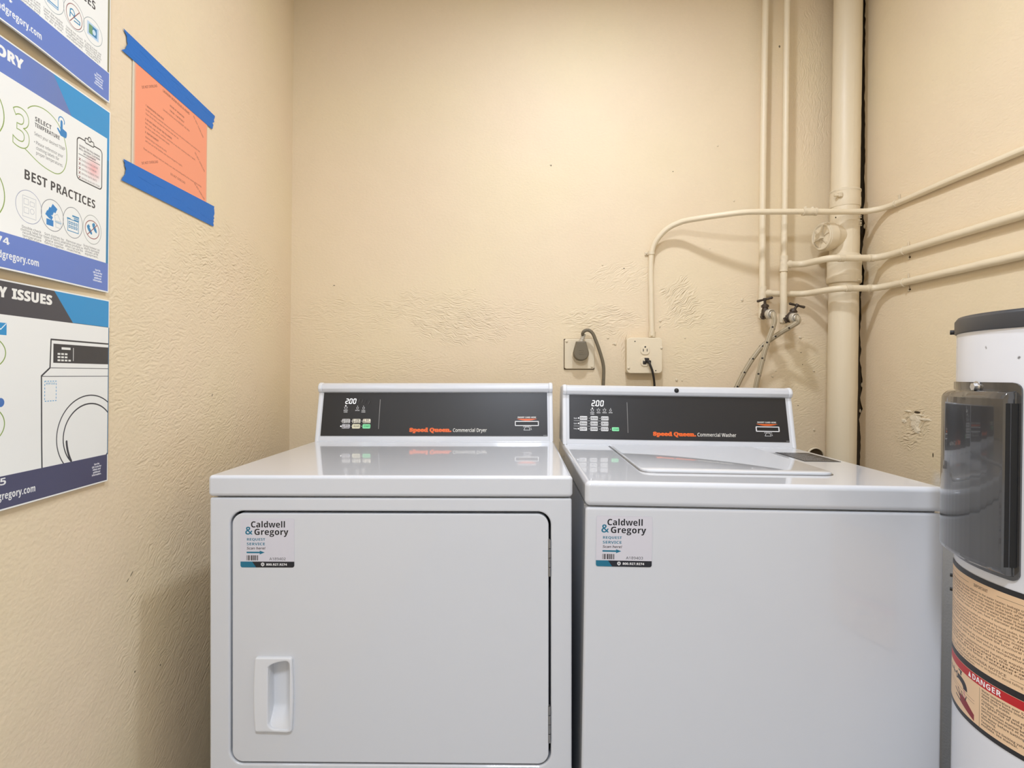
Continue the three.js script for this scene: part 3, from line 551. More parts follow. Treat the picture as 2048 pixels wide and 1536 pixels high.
    strip([11.75, R + 0.0185], [12.2, R + 0.0125], 'channel', matte); strip([12.25, R + 0.0125], [12.35, R + 0.0112], 'ridge', M.heaterCap); strip([12.4, R + 0.0112], [13.3, R + 0.0042], 'channel', matte);
  }
  // warning label wrapped on the jacket
  const la0 = -35.5, la1 = 42, ly0 = 0.566, ly1 = 0.798, lw = (la1 - la0) / 57.3 * R, lh = ly1 - ly0, S = 5600, cw = Math.round(lw * S), chh = Math.round(lh * S);
  const tex = canvasTex(cw, chh, (c, W, H) => {
    const Y = (m) => (ly1 - m) * S; // height in metres -> canvas
    c.fillStyle = '#f3cfa6'; c.fillRect(0, 0, W, H);
    c.fillStyle = '#262425'; c.fillRect(0, 0, W, 46); c.fillRect(0, H - 40, W, 40); c.fillRect(0, 0, 14, H); c.fillRect(W - 14, 0, 14, H);
    const ink = '#5b4028';
    c.fillStyle = ink; c.fillRect(30, 92, W * 0.29, 3); c.fillRect(W * 0.52, 92, W * 0.45, 3);
    text(c, 'IMPORTANT', W * 0.41, 102, 36, { align: 'center', weight: 'bold', color: ink, w: 160 });
    const para = [
      ['Water leakage damage to the area adjacent to the water heater: leakage of the tank or connections will result', 'in damage to the area. The water heater may require two hours of the attention of an extended period', 'and must be installed with a drain pan or other means of the tank, after an unoccupied home with making', 'Hot water will generally carry away from the water heater vessel, may cause sparking and flame at', 'such location. When such a location under the water heater is not available, a suitable drain pan', 'piped to an adequate drain must be installed under the water heater. A drain pan must be at least', 'in a depth of 1 3/4 inches, inside of the pan, have a diameter greater than the water heater.'],
      ['The pressure relief valve must be installed as required by local codes, but not less than the combination of', 'temperature and pressure relief valve certified as meeting the requirements for relief valves by', 'automatic gas shutoff devices for hot water supply systems, ANSI Z21.22-1986 by a nationally', 'recognized testing laboratory that maintains periodic inspection of production of listed', 'equipment, provided with tubing or otherwise installed so', 'that it will discharge within six inches above the structural floor, and cannot be'],
      ['This water heater is certified as covered in the Certified Household Electric Storage', 'heater tank for use with a safe test source temperature not to exceed the'],
      ['Protect the tank with supplemental heating equipment, you must set the', 'thermostat with valves located in the water plumbing. Failure', 'to ensure proper temperature control', 'this tank can exceed and failed to withstand aspect temperature'],
    ];
    let y = 146; para.forEach((pp, k) => { pp.forEach((l, i) => { text(c, l, 26, y, 24, { w: (W - 56) * (i === pp.length - 1 ? 0.9 : 0.985), color: ink, stroke: 0.8 }); y += 26.5; }); y += 16; });
    y += 4; text(c, 'STATE OF CALIFORNIA NOTICE', W * 0.16, y, 30, { w: W * 0.42, color: ink, stroke: 0.8 }); c.fillStyle = ink; c.fillRect(W * 0.6, y - 10, W * 0.37, 3); c.fillRect(26, y - 10, W * 0.11, 3); y += 28;
    text(c, 'This water heater must be braced, anchored or strapped to avoid falling or moving during an earthquake.', 26, y, 24, { w: (W - 56) * 0.985, color: ink, stroke: 0.6 }); y += 26;
    text(c, 'See instructions for possible procedures.', 26, y, 24, { w: W * 0.36, color: ink, stroke: 0.6 }); y += 16;
    c.fillStyle = '#8d7a5e'; for (let k = 0; k < 2; k++) text(c, 'Instructions may be obtained from the California office of the state architect, 400 P street, Sacramento, CA 95814', 26, y + 10 + 18 * k, 16, { w: (W - 56) * (k ? 0.9 : 0.98), color: '#7d694d' });
    const b0 = Y(0.6585), b1 = Y(0.6485), r1 = Y(0.635);
    c.fillStyle = '#241f20'; c.fillRect(0, b0, W, b1 - b0); c.fillStyle = '#c21f24'; c.fillRect(14, b1 + 3, W - 28, r1 - b1 - 3);
    c.fillStyle = '#fff'; c.beginPath(); c.moveTo(W * 0.318, r1 - 12); c.lineTo(W * 0.345, r1 - 12); c.lineTo(W * 0.3315, b1 + 14); c.fill();
    text(c, 'DANGER', W * 0.352, r1 - 13, 64, { w: W * 0.20, weight: 'bold', color: '#fff' });
    c.fillStyle = '#3a2a20'; c.fillRect(W * 0.415, r1 + 14, 3, H - 50 - r1);
    // hand under a running tap
    const X = (f) => f * W * 0.93 + 4, YY = (f) => r1 + f * (H - 40 - r1);
    c.fillStyle = '#2a2224'; c.strokeStyle = '#2a2224'; c.lineWidth = 13; c.lineCap = 'round';
    c.beginPath(); c.moveTo(X(0.07), YY(0.10)); c.lineTo(X(0.07), YY(0.26)); c.moveTo(X(0.13), YY(0.12)); c.lineTo(X(0.13), YY(0.28)); c.moveTo(X(0.05), YY(0.18)); c.lineTo(X(0.17), YY(0.21)); c.stroke();
    c.beginPath(); c.ellipse(X(0.19), YY(0.22), 18, 26, 0, 0, 7); c.stroke();
    c.beginPath(); c.moveTo(X(0.20), YY(0.16)); c.quadraticCurveTo(X(0.33), YY(0.13), X(0.33), YY(0.42)); c.lineTo(X(0.285), YY(0.42)); c.quadraticCurveTo(X(0.28), YY(0.28), X(0.20), YY(0.29)); c.fill();
    c.fillRect(X(0.24), YY(0.02), 26, 40); c.fillRect(X(0.215), YY(0.02), 70, 12);
    c.fillStyle = '#e0a29a'; c.fillRect(X(0.288), YY(0.43), 24, 70); c.strokeStyle = '#7d5a4a'; c.lineWidth = 3; c.beginPath(); c.moveTo(X(0.04), YY(0.40)); c.lineTo(X(0.40), YY(0.48)); c.moveTo(X(0.05), YY(0.47)); c.lineTo(X(0.40), YY(0.55)); c.stroke();
    c.fillStyle = '#8c1f28'; c.beginPath(); c.moveTo(X(0.23), YY(0.60)); c.lineTo(X(0.31), YY(0.62)); c.lineTo(X(0.40), YY(0.82)); c.lineTo(X(0.40), YY(0.97)); c.lineTo(X(0.25), YY(0.80)); c.fill();
    c.strokeStyle = '#35161a'; c.lineWidth = 12; for (const [a, b, d, e] of [[0.24, 0.68, 0.17, 0.58], [0.25, 0.64, 0.21, 0.52], [0.28, 0.63, 0.26, 0.53], [0.31, 0.66, 0.32, 0.56], [0.25, 0.78, 0.18, 0.73]]) { c.beginPath(); c.moveTo(X(a), YY(b)); c.lineTo(X(d), YY(e)); c.stroke(); }
    const dl = ['Water temperature over 125°F can', 'cause severe burns instantly or', 'death from scalds.', '', 'Children, disabled and elderly are', 'at highest risk of being scalded.', '', 'See instruction manual before', 'setting temperature at water heater.', '', 'Feel water before bathing or', 'showering.', '', 'Temperature limiting valves are', 'available. See manual.'];
    y = r1 + 34; for (const l of dl) { if (l) { text(c, l, W * 0.43, y, 27, { weight: 'bold', color: '#473325', w: l.length * 14.6 }); y += 25; } else y += 8; }
  });
  const lg = new THREE.CylinderGeometry(R + 0.0006, R + 0.0006, lh, 60, 1, true, 0, 1); // rebuilt by hand below so that the label starts and ends where it should
  { const p = [], uv = [], id = [], n = 60; for (let i = 0; i <= n; i++) for (const [k, y] of [[0, ly0], [1, ly1]]) { p.push(...pt(la0 + (la1 - la0) * i / n, R + 0.0007, y)); uv.push(i / n, k); } for (let i = 0; i < n; i++) { const q = 2 * i; id.push(q, q + 2, q + 3, q, q + 3, q + 1); } lg.setIndex(id); lg.setAttribute('position', new THREE.Float32BufferAttribute(p, 3)); lg.setAttribute('uv', new THREE.Float32BufferAttribute(uv, 2)); lg.deleteAttribute('normal'); lg.computeVertexNormals(); lg.clearGroups(); }
  part(g, 'warning_label', lg, std({ map: tex, roughness: 0.4, side: THREE.DoubleSide }), 'peach warning label with black border and red band');
}

// ---------------------------------------------------------------- drain stack in the corner
{
  const base = V(1.0305, 0, -1.85), up = V(0.0154, 1, 0), p = (y) => V(base.x + up.x * y, y, base.z);
  const g = thing('drain_pipe', 'thick cream-painted vertical drain pipe in the corner with a round cleanout plug', 'pipe', [0, 0, 0]);
  part(g, 'lower_pipe', tube([p(0.0), p(0.5), p(1.0), p(1.42)], 0.0428, { rad: 40, seg: 40, wobble: 0.0006 }), M.pipePaint);
  const H = (list) => latheAlong(list.map(([r, y]) => [r, y]), p(0), up, 40);
  part(g, 'hub', [H([[0.0425, 1.395], [0.0475, 1.3955], [0.0495, 1.399], [0.0495, 1.418], [0.0485, 1.42], [0.0485, 1.452], [0.0493, 1.455], [0.0493, 1.478], [0.045, 1.486], [0.042, 1.488]]), cyl(0.003, 0.003, V(1.068, 1.4, -1.804), V(1.078, 1.402, -1.806), 8)], M.pipePaint, 'wide pipe coupling');
  part(g, 'tee_fitting', tube([p(1.47), p(1.55), p(1.67)], 0.0425, { rad: 40, seg: 20, wobble: 0.0006 }), M.pipePaint);
  part(g, 'upper_pipe', tube([p(1.64), p(2.0), p(2.3), p(CEIL)], 0.0410, { rad: 40, seg: 40, wobble: 0.0005 }), M.pipePaint);
  const clampP = V(p(1.668).x - 0.046, 1.667, -1.82);
  part(g, 'coupling', [H([[0.041, 1.635], [0.0445, 1.637], [0.0445, 1.664], [0.0435, 1.665], [0.0435, 1.682], [0.0448, 1.684], [0.0448, 1.689], [0.040, 1.692]]), box(0.012, 0.014, 0.012, clampP.x + 0.012, clampP.y + 0.001, clampP.z + 0.002, 0.002), cyl(0.0045, 0.0045, V(clampP.x - 0.006, clampP.y, clampP.z), V(clampP.x + 0.01, clampP.y, clampP.z + 0.002), 8)], M.pipePaint, 'banded coupling with clamp screw');
  // cleanout branch pointing along the back wall
  const yc = 1.545, ctr = p(yc), dir = V(-0.975, -0.04, 0.2).normalize();
  part(g, 'cleanout_branch', latheAlong([[0.036, 0.02], [0.040, 0.045], [0.0435, 0.052], [0.0445, 0.056], [0.0445, 0.079], [0.043, 0.081], [0, 0.081]], ctr, dir, 36), M.pipePaint);
  const e = ctr.clone().add(dir.clone().multiplyScalar(0.081));
  const plug = [latheAlong([[0.0425, -0.001], [0.0425, 0.004], [0.041, 0.0055], [0.035, 0.0055], [0.034, 0.0025], [0, 0.0025]], e, dir, 36)];
  const q = new THREE.Quaternion().setFromUnitVectors(V(0, 0, 1), dir);
  for (let k = 0; k < 6; k++) { const b = new THREE.BoxGeometry(0.026, 0.0065, 0.003).translate(0.021, 0, 0.004).rotateZ(k * Math.PI / 3 + 0.3).applyQuaternion(q).translate(e.x, e.y, e.z); plug.push(b); }
  plug.push(new THREE.BoxGeometry(0.02, 0.02, 0.016).rotateZ(0.3).translate(0, 0, 0.008).applyQuaternion(q).translate(e.x, e.y, e.z), latheAlong([[0.012, 0.003], [0.011, 0.006], [0, 0.006]], e, dir, 16));
  part(g, 'cleanout_plug', plug, M.pipePaint, 'round six-spoked cleanout plug');
  // raised casting letters on the fitting and bits of dark where paint is missing
  const chips = []; for (const [px, py] of [[1671.5, 435], [1682, 476], [1701, 467], [1664.5, 478], [1663, 485], [1661.5, 490]]) chips.push(new THREE.SphereGeometry(1, 8, 6).scale(0.0022, 0.0026, 0.0012).translate(...at(px, py, 1.809).toArray()));
  const ch = part(g, 'bare_spot', chips, M.rust); ch.userData.kind = 'stuff';
  const lt = []; for (let k = 0; k < 7; k++) lt.push(box(0.010, 0.0022, 0.003, 1.083, 1.607 - k * 0.0052 - (k > 2 ? 0.004 : 0), -1.815, 0.0008), ...(k % 2 ? [box(0.0022, 0.006, 0.003, 1.079 + 0.003 * (k % 3), 1.604 - k * 0.0052, -1.815, 0.0008)] : []));
  part(g, 'casting_mark', lt, M.pipePaint);
}

// ---------------------------------------------------------------- supply pipes, conduit
{
  const r = 0.0105;
  // first riser with its branch round the drain stack and along the right wall
  const g1 = thing('water_pipe', 'cream-painted thin vertical water pipe, left of the pair, its branch lowest across the drain pipe', 'pipe');
  const d1 = 1.886, b1 = at(1525, 632, d1);
  part(g1, 'riser', tube([V(at(1531.5, 0, d1).x + 0.003, CEIL, -d1), at(1531.5, 0, d1), at(1525.3, 420, d1), at(1525, 560, d1), b1], r, { wobble: 0.0003 }), M.pipePaint);
  part(g1, 'elbow', [latheAlong([[0.0105, -0.028], [0.0128, -0.027], [0.0128, 0.004], [0.011, 0.01], [0.006, 0.013], [0, 0.0135]], b1, V(0, -1, 0.05), 20), cyl(0.012, 0.012, b1.clone().add(V(0, -0.003, 0)), b1.clone().add(V(0.003, -0.002, 0.022)), 16)], M.pipePaint);
  const yb1 = 1.370;
  part(g1, 'branch', tube([V(at(1525, 585, d1).x, yb1 + 0.001, -d1), V(0.83, yb1, -1.888), V(0.945, yb1 - 0.001, -1.888), V(0.99, yb1, -1.772), V(1.098, yb1, -1.768), V(XR - 0.013, yb1 + 0.001, -1.72), V(XR - 0.013, yb1 - 0.002, -1.0), V(XR - 0.013, yb1 - 0.004, 1.6)], 0.0098, { fillet: 0.03, wobble: 0.0005 }), M.pipePaint);
  const j1 = V(at(1525, 585, d1).x, yb1 + 0.001, -d1);
  part(g1, 'tee', [cyl(0.0125, 0.0125, j1.clone().add(V(-0.001, -0.022, 0)), j1.clone().add(V(0.001, 0.022, 0)), 18), cyl(0.0122, 0.0122, j1, j1.clone().add(V(0.026, 0, -0.001)), 18)], M.pipePaint);
  const strap = (g, y, d) => part(g, 'pipe_strap', [new THREE.TorusGeometry(0.0105, 0.0022, 8, 20).translate(XR - 0.0132, y, -d), box(0.003, 0.014, 0.006, XR - 0.002, y + 0.019, -d, 0.001), box(0.003, 0.014, 0.006, XR - 0.002, y - 0.019, -d, 0.001)], M.pipePaint);
  const stub = (g, y, d) => part(g, 'strap_nail', cyl(0.0022, 0.0015, V(XR, y - 0.02, -d), V(XR - 0.004, y - 0.02, -d), 6), M.rust);
  strap(g1, yb1, 1.66); stub(g1, yb1, 1.655);
  for (const [x, z] of [[1.02, -1.770], [1.085, -1.7685]]) part(g1, 'solder_joint', cyl(0.0112, 0.0112, V(x - 0.008, yb1, z), V(x + 0.008, yb1, z + 0.0003), 16), M.pipePaint);

  const g2 = thing('water_pipe', 'cream-painted thin vertical water pipe, right of the pair, its branch passing just below the cleanout', 'pipe');
  const d2 = 1.866, b2 = at(1567, 640, d2);
  part(g2, 'riser', tube([V(at(1574.5, 0, d2).x + 0.003, CEIL, -d2), at(1574.5, 0, d2), at(1569.5, 420, d2), at(1567.5, 540, d2), b2], 0.0098, { wobble: 0.0003 }), M.pipePaint);
  part(g2, 'elbow', [cyl(0.0112, 0.0112, at(1567.3, 546, d2), b2, 20), latheAlong([[0.0112, -0.02], [0.0125, -0.018], [0.0125, 0.006], [0.01, 0.012], [0, 0.0145]], b2, V(0, -1, 0.05), 20), cyl(0.0115, 0.0115, b2.clone(), b2.clone().add(V(0.006, 0.0, 0.022)), 16)], M.pipePaint);
  const yb2 = 1.4615, j2 = V(at(1568, 528, d2).x, yb2, -d2);
  part(g2, 'branch', tube([j2, V(0.93, yb2, -1.873), V(0.965, yb2 + 0.001, -1.772), V(1.098, yb2, -1.768), V(XR - 0.013, yb2, -1.725), V(XR - 0.013, yb2 - 0.006, -1.0), V(XR - 0.013, yb2 - 0.012, 1.6)], 0.0103, { fillet: 0.03, wobble: 0.0005 }), M.pipePaint);
  part(g2, 'tee', [cyl(0.0128, 0.0128, j2.clone().add(V(-0.001, -0.024, 0)), j2.clone().add(V(0.001, 0.026, 0)), 18), cyl(0.0124, 0.0124, j2, j2.clone().add(V(0.022, 0, -0.001)), 18)], M.pipePaint);
  strap(g2, yb2 - 0.001, 1.66); stub(g2, yb2, 1.655);
  for (const [x, z] of [[1.0, -1.771], [1.088, -1.7685]]) part(g2, 'solder_joint', cyl(0.0117, 0.0117, V(x - 0.008, yb2, z), V(x + 0.008, yb2, z + 0.0003), 16), M.pipePaint);

  const g3 = thing('electrical_conduit', 'cream-painted conduit rising from the right outlet box and bending across the pipes', 'conduit');
  const cd = 1.905;
  part(g3, 'conduit', tube([at(1304, 672, cd), at(1302.5, 600, cd), at(1302.8, 510, cd), at(1308, 490, 1.901), at(1318, 474, 1.893), at(1336, 456.5, 1.882), at(1362, 444, 1.866), at(1393, 437.5, 1.842), at(1440, 430.5, 1.812), at(1490, 424.5, 1.789), V(0.80, 1.606, -1.784), V(0.90, 1.606, -1.783), V(1.04, 1.606, -1.783), V(1.082, 1.6065, -1.779), V(1.11, 1.607, -1.752), V(1.119, 1.607, -1.72), V(1.119, 1.604, -1.5), V(1.119, 1.598, -1.2), V(1.119, 1.596, -0.5), V(1.119, 1.596, 1.6)], 0.0088, { seg: 400, wobble: 0.0003 }), M.pipePaint);
  const cc = V((1619 - PX0) / FOCAL * 1.783, 1.606, -1.783);
  part(g3, 'conduit_coupling', [cyl(0.0112, 0.0112, cc.clone().add(V(-0.02, 0, 0)), cc.clone().add(V(0.02, 0, 0)), 18), ...[-0.012, 0.010].map((k) => new THREE.SphereGeometry(0.0055, 10, 8).translate(cc.x + k, cc.y + 0.011, cc.z)), cyl(0.0125, 0.0125, cc.clone().add(V(-0.021, 0, 0)), cc.clone().add(V(-0.016, 0, 0)), 18), cyl(0.0125, 0.0125, cc.clone().add(V(0.016, 0, 0)), cc.clone().add(V(0.021, 0, 0)), 18)], M.pipePaint);
  const cs = at(1302.8, 506, cd);
  part(g3, 'pipe_strap', [new THREE.CylinderGeometry(0.0108, 0.0108, 0.011, 18).translate(cs.x, cs.y, cs.z), box(0.012, 0.011, 0.004, cs.x - 0.013, cs.y, -D + 0.003, 0.001), new THREE.SphereGeometry(0.003, 8, 6).translate(cs.x - 0.014, cs.y, -D + 0.006)], M.pipePaint);
  const cn = at(1304, 669, cd);
  part(g3, 'box_connector', [new THREE.CylinderGeometry(0.0115, 0.0115, 0.018, 18).translate(cn.x, cn.y, cn.z), new THREE.SphereGeometry(0.004, 8, 6).translate(cn.x - 0.004, cn.y - 0.004, cn.z + 0.011)], M.pipePaint);
  part(g3, 'wall_strap', [new THREE.TorusGeometry(0.0085, 0.002, 8, 20).translate(XR - 0.0112, 1.607, -1.70), box(0.003, 0.016, 0.008, XR - 0.002, 1.625, -1.70, 0.001)], M.pipePaint);
}

// ---------------------------------------------------------------- outlets, plugs, cords
{
  const painted = M.pipePaint, dL = D - 0.007;
  const g = thing('outlet_box', 'cream square outlet plate on the left, set flush in the back wall', 'outlet', at(1158.5, 708, D).toArray());
  const sz = 0.098;
  part(g, 'box_recess', box(sz + 0.0022, sz + 0.0022, 0.003, -0.0006, -0.0006, 0.0015), M.rust, 'dark gap round the plate');
  part(g, 'cover_plate', plate(roundRect(sz, sz, 0.006), 0.0045, 0.002, 3, 6).translate(0, 0, 0.003), painted);
  part(g, 'receptacle', latheAlong([[0.027, 0.006], [0.027, 0.010], [0.025, 0.012], [0, 0.012]], V(0.002, -0.004, 0), V(0, 0, 1), 32), painted);
  for (const [x, y] of [[-0.042, 0.041], [0.041, -0.042]]) part(g, 'screw', latheAlong([[0.0042, 0.006], [0.004, 0.009], [0, 0.010]], V(x, y, 0), V(0, 0, 1), 14), painted);
  // dryer plug and cord
  const c = thing('power_cord', 'thick tan power cord with a round-ended plug and metal clamp in the left outlet', 'cord', at(1160, 708, D).toArray());
  const s = new THREE.Shape(); s.moveTo(-0.015, 0.0395); s.lineTo(0.015, 0.0395); s.lineTo(0.0245, 0.006); s.bezierCurveTo(0.0275, -0.010, 0.015, -0.0225, 0, -0.0225); s.bezierCurveTo(-0.015, -0.0225, -0.0275, -0.010, -0.0245, 0.006); s.closePath();
  part(c, 'plug', [plate(s, 0.028, 0.004, 4, 10).translate(0, 0, 0.011), ...[0.006, 0, -0.006].map((y) => box(0.016, 0.0012, 0.001, 0, y + 0.004, 0.0392, 0.0004))], M.cordTan);
  const up = V(0.30, 0.95, 0.1).normalize(), a = V(0.0015, 0.039, 0.024);
  part(c, 'strain_clamp', [cyl(0.0085, 0.0085, a, a.clone().add(up.clone().multiplyScalar(0.006)), 16), cyl(0.0070, 0.0065, a, a.clone().add(up.clone().multiplyScalar(0.028)), 16), ...[0, 1, 2].map((k) => new THREE.TorusGeometry(0.0072, 0.0009, 6, 18).applyQuaternion(new THREE.Quaternion().setFromUnitVectors(V(0, 0, 1), up)).translate(...a.clone().add(up.clone().multiplyScalar(0.010 + 0.006 * k)).toArray()))], M.galvanised, 'pale metal strain clamp');
  const L = (px, py, d) => at(px, py, d).sub(at(1160, 708, D));
  part(c, 'cord', tube([a.clone().add(up.clone().multiplyScalar(0.018)), L(1166, 664.5, 1.885), L(1175, 660, 1.882), L(1184, 665, 1.882), L(1192, 682, 1.884), L(1202, 711, 1.888), L(1207, 733, 1.89), L(1206.5, 771, 1.89), L(1205, 830, 1.888), L(1195, 900, 1.885), L(1180, 1050, 1.885)], 0.0055, { rad: 12 }), M.cordTan);

  const h = thing('outlet_box', 'cream surface-mounted outlet box on the right, below the conduit', 'outlet', at(1289, 711, D - 0.038).toArray());
  const hs = 0.1155;
  part(h, 'box', box(hs - 0.003, hs - 0.003, 0.035, 0, 0, -0.0195, 0.006), painted);
  part(h, 'cover_plate', plate(roundRect(hs, hs, 0.013), 0.004, 0.0025, 3, 8).translate(0, 0, -0.003), painted);
  const rec = (y) => {
    const sh = roundRect(0.0295, 0.031, 0.012); part(h, 'receptacle', [plate(sh, 0.003, 0.0008, 2, 8).translate(0.0015, y, 0.001)], painted);
    part(h, 'slot', [box(0.0022, 0.0085, 0.001, -0.0045, y - 0.0015, 0.0041), box(0.0022, 0.0085, 0.001, 0.0075, y - 0.0015, 0.0041), new THREE.CylinderGeometry(0.0026, 0.0026, 0.001, 12).rotateX(Math.PI / 2).translate(0.0015, y + 0.009, 0.0041)], M.black);
  };
  rec(0.0185); rec(-0.019);
  for (const [x, y] of [[-0.0515, -0.0405], [0.0545, 0.024]]) part(h, 'screw', latheAlong([[0.0042, 0], [0.004, 0.003], [0, 0.004]], V(x, y, 0), V(0, 0, 1), 14), painted);
  for (const [x, y] of [[-0.031, 0.0455], [0.036, -0.049]]) part(h, 'screw_hole', new THREE.CylinderGeometry(0.0019, 0.0019, 0.001, 10).rotateX(Math.PI / 2).translate(x, y, 0.001), M.black);
  // washer plug and cord
  const o = at(1291, 722, D - 0.03), k = thing('power_cord', 'thin black power cord with a small plug in the right outlet', 'cord', o.toArray());
  const Q = (px, py, d) => at(px, py, d).sub(o);
  part(k, 'plug', [box(0.013, 0.013, 0.020, 0.002, 0.003, 0.008, 0.003), box(0.012, 0.011, 0.014, -0.0055, -0.006, 0.007, 0.003), box(0.013, 0.010, 0.016, 0.007, -0.003, 0.014, 0.003)], M.cordBlack);
  part(k, 'cord', tube([V(0.004, 0.001, 0.016), V(0.008, -0.003, 0.018), Q(1300, 729, 1.868), Q(1304.5, 741, 1.87), Q(1307.5, 756, 1.875), Q(1309, 772, 1.88), Q(1309, 830, 1.885), Q(1306, 1000, 1.89)], 0.0036, { rad: 12 }), M.cordBlack);
}

// ---------------------------------------------------------------- hose faucets and hoses
{
  const faucet = (label, ring, roll, dir, inlet) => { // ring: centre of the outlet mouth
    const g = thing('hose_faucet', label, 'faucet', ring.toArray());
    const o = V(0, 0, 0), bodyC = dir.clone().multiplyScalar(-0.024);
    const up = V(0, 1, 0).applyAxisAngle(V(0, 0, 1), roll), side = V(1, 0.22, 0.15).applyAxisAngle(V(0, 0, 1), roll * 0.9).normalize();
    const P = (base, k) => base.clone().add(up.clone().multiplyScalar(k));
    part(g, 'body', [latheAlong([[0, -0.012], [0.010, -0.011], [0.0125, 0], [0.011, 0.012], [0.0085, 0.02]], bodyC, up, 16), cyl(0.0105, 0.011, bodyC, o, 16), cyl(0.0125, 0.0125, inlet.clone().lerp(bodyC, 0.55), inlet.clone().lerp(bodyC, 0.95), 6), cyl(0.009, 0.009, inlet, bodyC, 14), box(0.006, 0.009, 0.006, bodyC.x - 0.012, bodyC.y - 0.012, bodyC.z + 0.004, 0.002)], M.brass);
    part(g, 'bonnet', [cyl(0.0085, 0.0085, P(bodyC, 0.012), P(bodyC, 0.021), 14), cyl(0.0115, 0.0115, P(bodyC, 0.021), P(bodyC, 0.029), 6), cyl(0.009, 0.007, P(bodyC, 0.029), P(bodyC, 0.032), 14)], M.brass);
    part(g, 'stem', cyl(0.0042, 0.0038, P(bodyC, 0.030), P(bodyC, 0.046), 10), M.brass);
    const t = P(bodyC, 0.0465), a = t.clone().add(side.clone().multiplyScalar(-0.021)), b = t.clone().add(side.clone().multiplyScalar(0.021));
    part(g, 'handle', [cyl(0.0042, 0.0030, a, t, 10), cyl(0.0030, 0.0042, t, b, 10), new THREE.SphereGeometry(0.0043, 10, 8).translate(...a.toArray()), new THREE.SphereGeometry(0.0043, 10, 8).translate(...b.toArray()), cyl(0.0055, 0.0055, P(t, -0.004), P(t, 0.004), 12)], M.brass, 'dark T-shaped handle');
    return g;
  };
  const tex = canvasTex(256, 256, (c) => { // woven jacket with dark tracer flecks
    c.fillStyle = '#b3a488'; c.fillRect(0, 0, 256, 256);
    c.strokeStyle = '#8f8166'; c.lineWidth = 5; for (let k = 0; k < 8; k++) { c.beginPath(); c.moveTo(0, k * 32 + 6); c.lineTo(256, k * 32 + 6); c.stroke(); }
    c.strokeStyle = '#cfc3a8'; c.lineWidth = 4; for (let k = 0; k < 8; k++) { c.beginPath(); c.moveTo(0, k * 32 + 20); c.lineTo(256, k * 32 + 20); c.stroke(); }
    c.fillStyle = '#2a2118'; for (let k = 0; k < 4; k++) c.fillRect(30 + (k % 2) * 26, k * 64 + 14, 26, 30);
  }); tex.wrapS = tex.wrapT = THREE.RepeatWrapping; tex.repeat.set(1 / 0.05, 1 / 0.05);
  const hoseMat = std({ map: tex, roughness: 0.55 });
  const hose = (label, ring, dir, pts, r) => {
    const g = thing('washer_hose', label, 'hose', ring.toArray());
    part(g, 'coupling', latheAlong([[0.0100, -0.012], [0.0148, -0.011], [0.0155, -0.004], [0.0150, 0.003], [0.0125, 0.006], [0.0122, 0.002], [0.0095, 0.002], [0.0085, 0.008], [0, 0.009]], V(0, 0, 0), dir, 26), M.galvanised, 'pale ribbed metal hose coupling');
    part(g, 'hose', tube([V(0, 0, 0), dir.clone().multiplyScalar(0.010), ...pts.map((p) => p.clone().sub(ring))], r, { rad: 16 }), hoseMat, 'beige braided hose with dark flecks');
  };
  const dir1 = V(0.30, -0.08, 0.95).normalize(), r1 = at(1541.5, 628, 1.822);
  const in1 = at(1526, 634, 1.866).sub(r1);
  faucet('dark hose faucet with an upright T-handle at the end of the left water pipe', r1, 0.03, dir1, in1);
  hose('braided washer hose from the left faucet, hanging nearly straight down in front', r1, dir1, [at(1547.5, 632.5, 1.802), at(1549, 640, 1.802), at(1545, 657, 1.806), at(1538, 676, 1.81), at(1529, 703, 1.816), at(1520, 738, 1.825), at(1511.5, 774, 1.835), at(1505, 830, 1.85), at(1500, 950, 1.86)], 0.0078);
  const dir2 = V(0.28, -0.06, 0.95).normalize(), r2 = at(1590, 635.5, 1.815);
  const in2 = at(1569, 641, 1.846).sub(r2);
  faucet('dark hose faucet leaning to the right at the end of the right water pipe', r2, -0.55, dir2, in2);
  hose('braided washer hose from the right faucet, sweeping left behind the other hose', r2, dir2, [at(1596, 638, 1.798), at(1596.5, 643, 1.80), at(1585, 651, 1.812), at(1562, 665, 1.838), at(1545, 676.5, 1.85), at(1527, 690, 1.856), at(1506, 716, 1.86), at(1489, 743, 1.865), at(1474, 773, 1.87), at(1462, 810, 1.875), at(1450, 900, 1.88)], 0.0078);
}

// ---------------------------------------------------------------- drain opening low on the back wall
{
  const c = at(1629.5, 912, D), g = thing('drain_opening', 'rusty dark round drain opening low in the back wall beside the thick pipe', 'drain', c.toArray());
  part(g, 'collar', latheAlong([[0.024, 0], [0.030, 0], [0.029, 0.004], [0.0265, 0.008], [0.0245, 0.008], [0.0238, 0.001]], V(0, 0, 0), V(0, 0, 1), 32), M.pipePaint);
  part(g, 'opening', latheAlong([[0.0242, 0.006], [0.022, 0.0045], [0.014, 0.003], [0, 0.0025]], V(0, 0, 0), V(0, 0, 1), 28), M.rust, 'rusty dark opening');
}

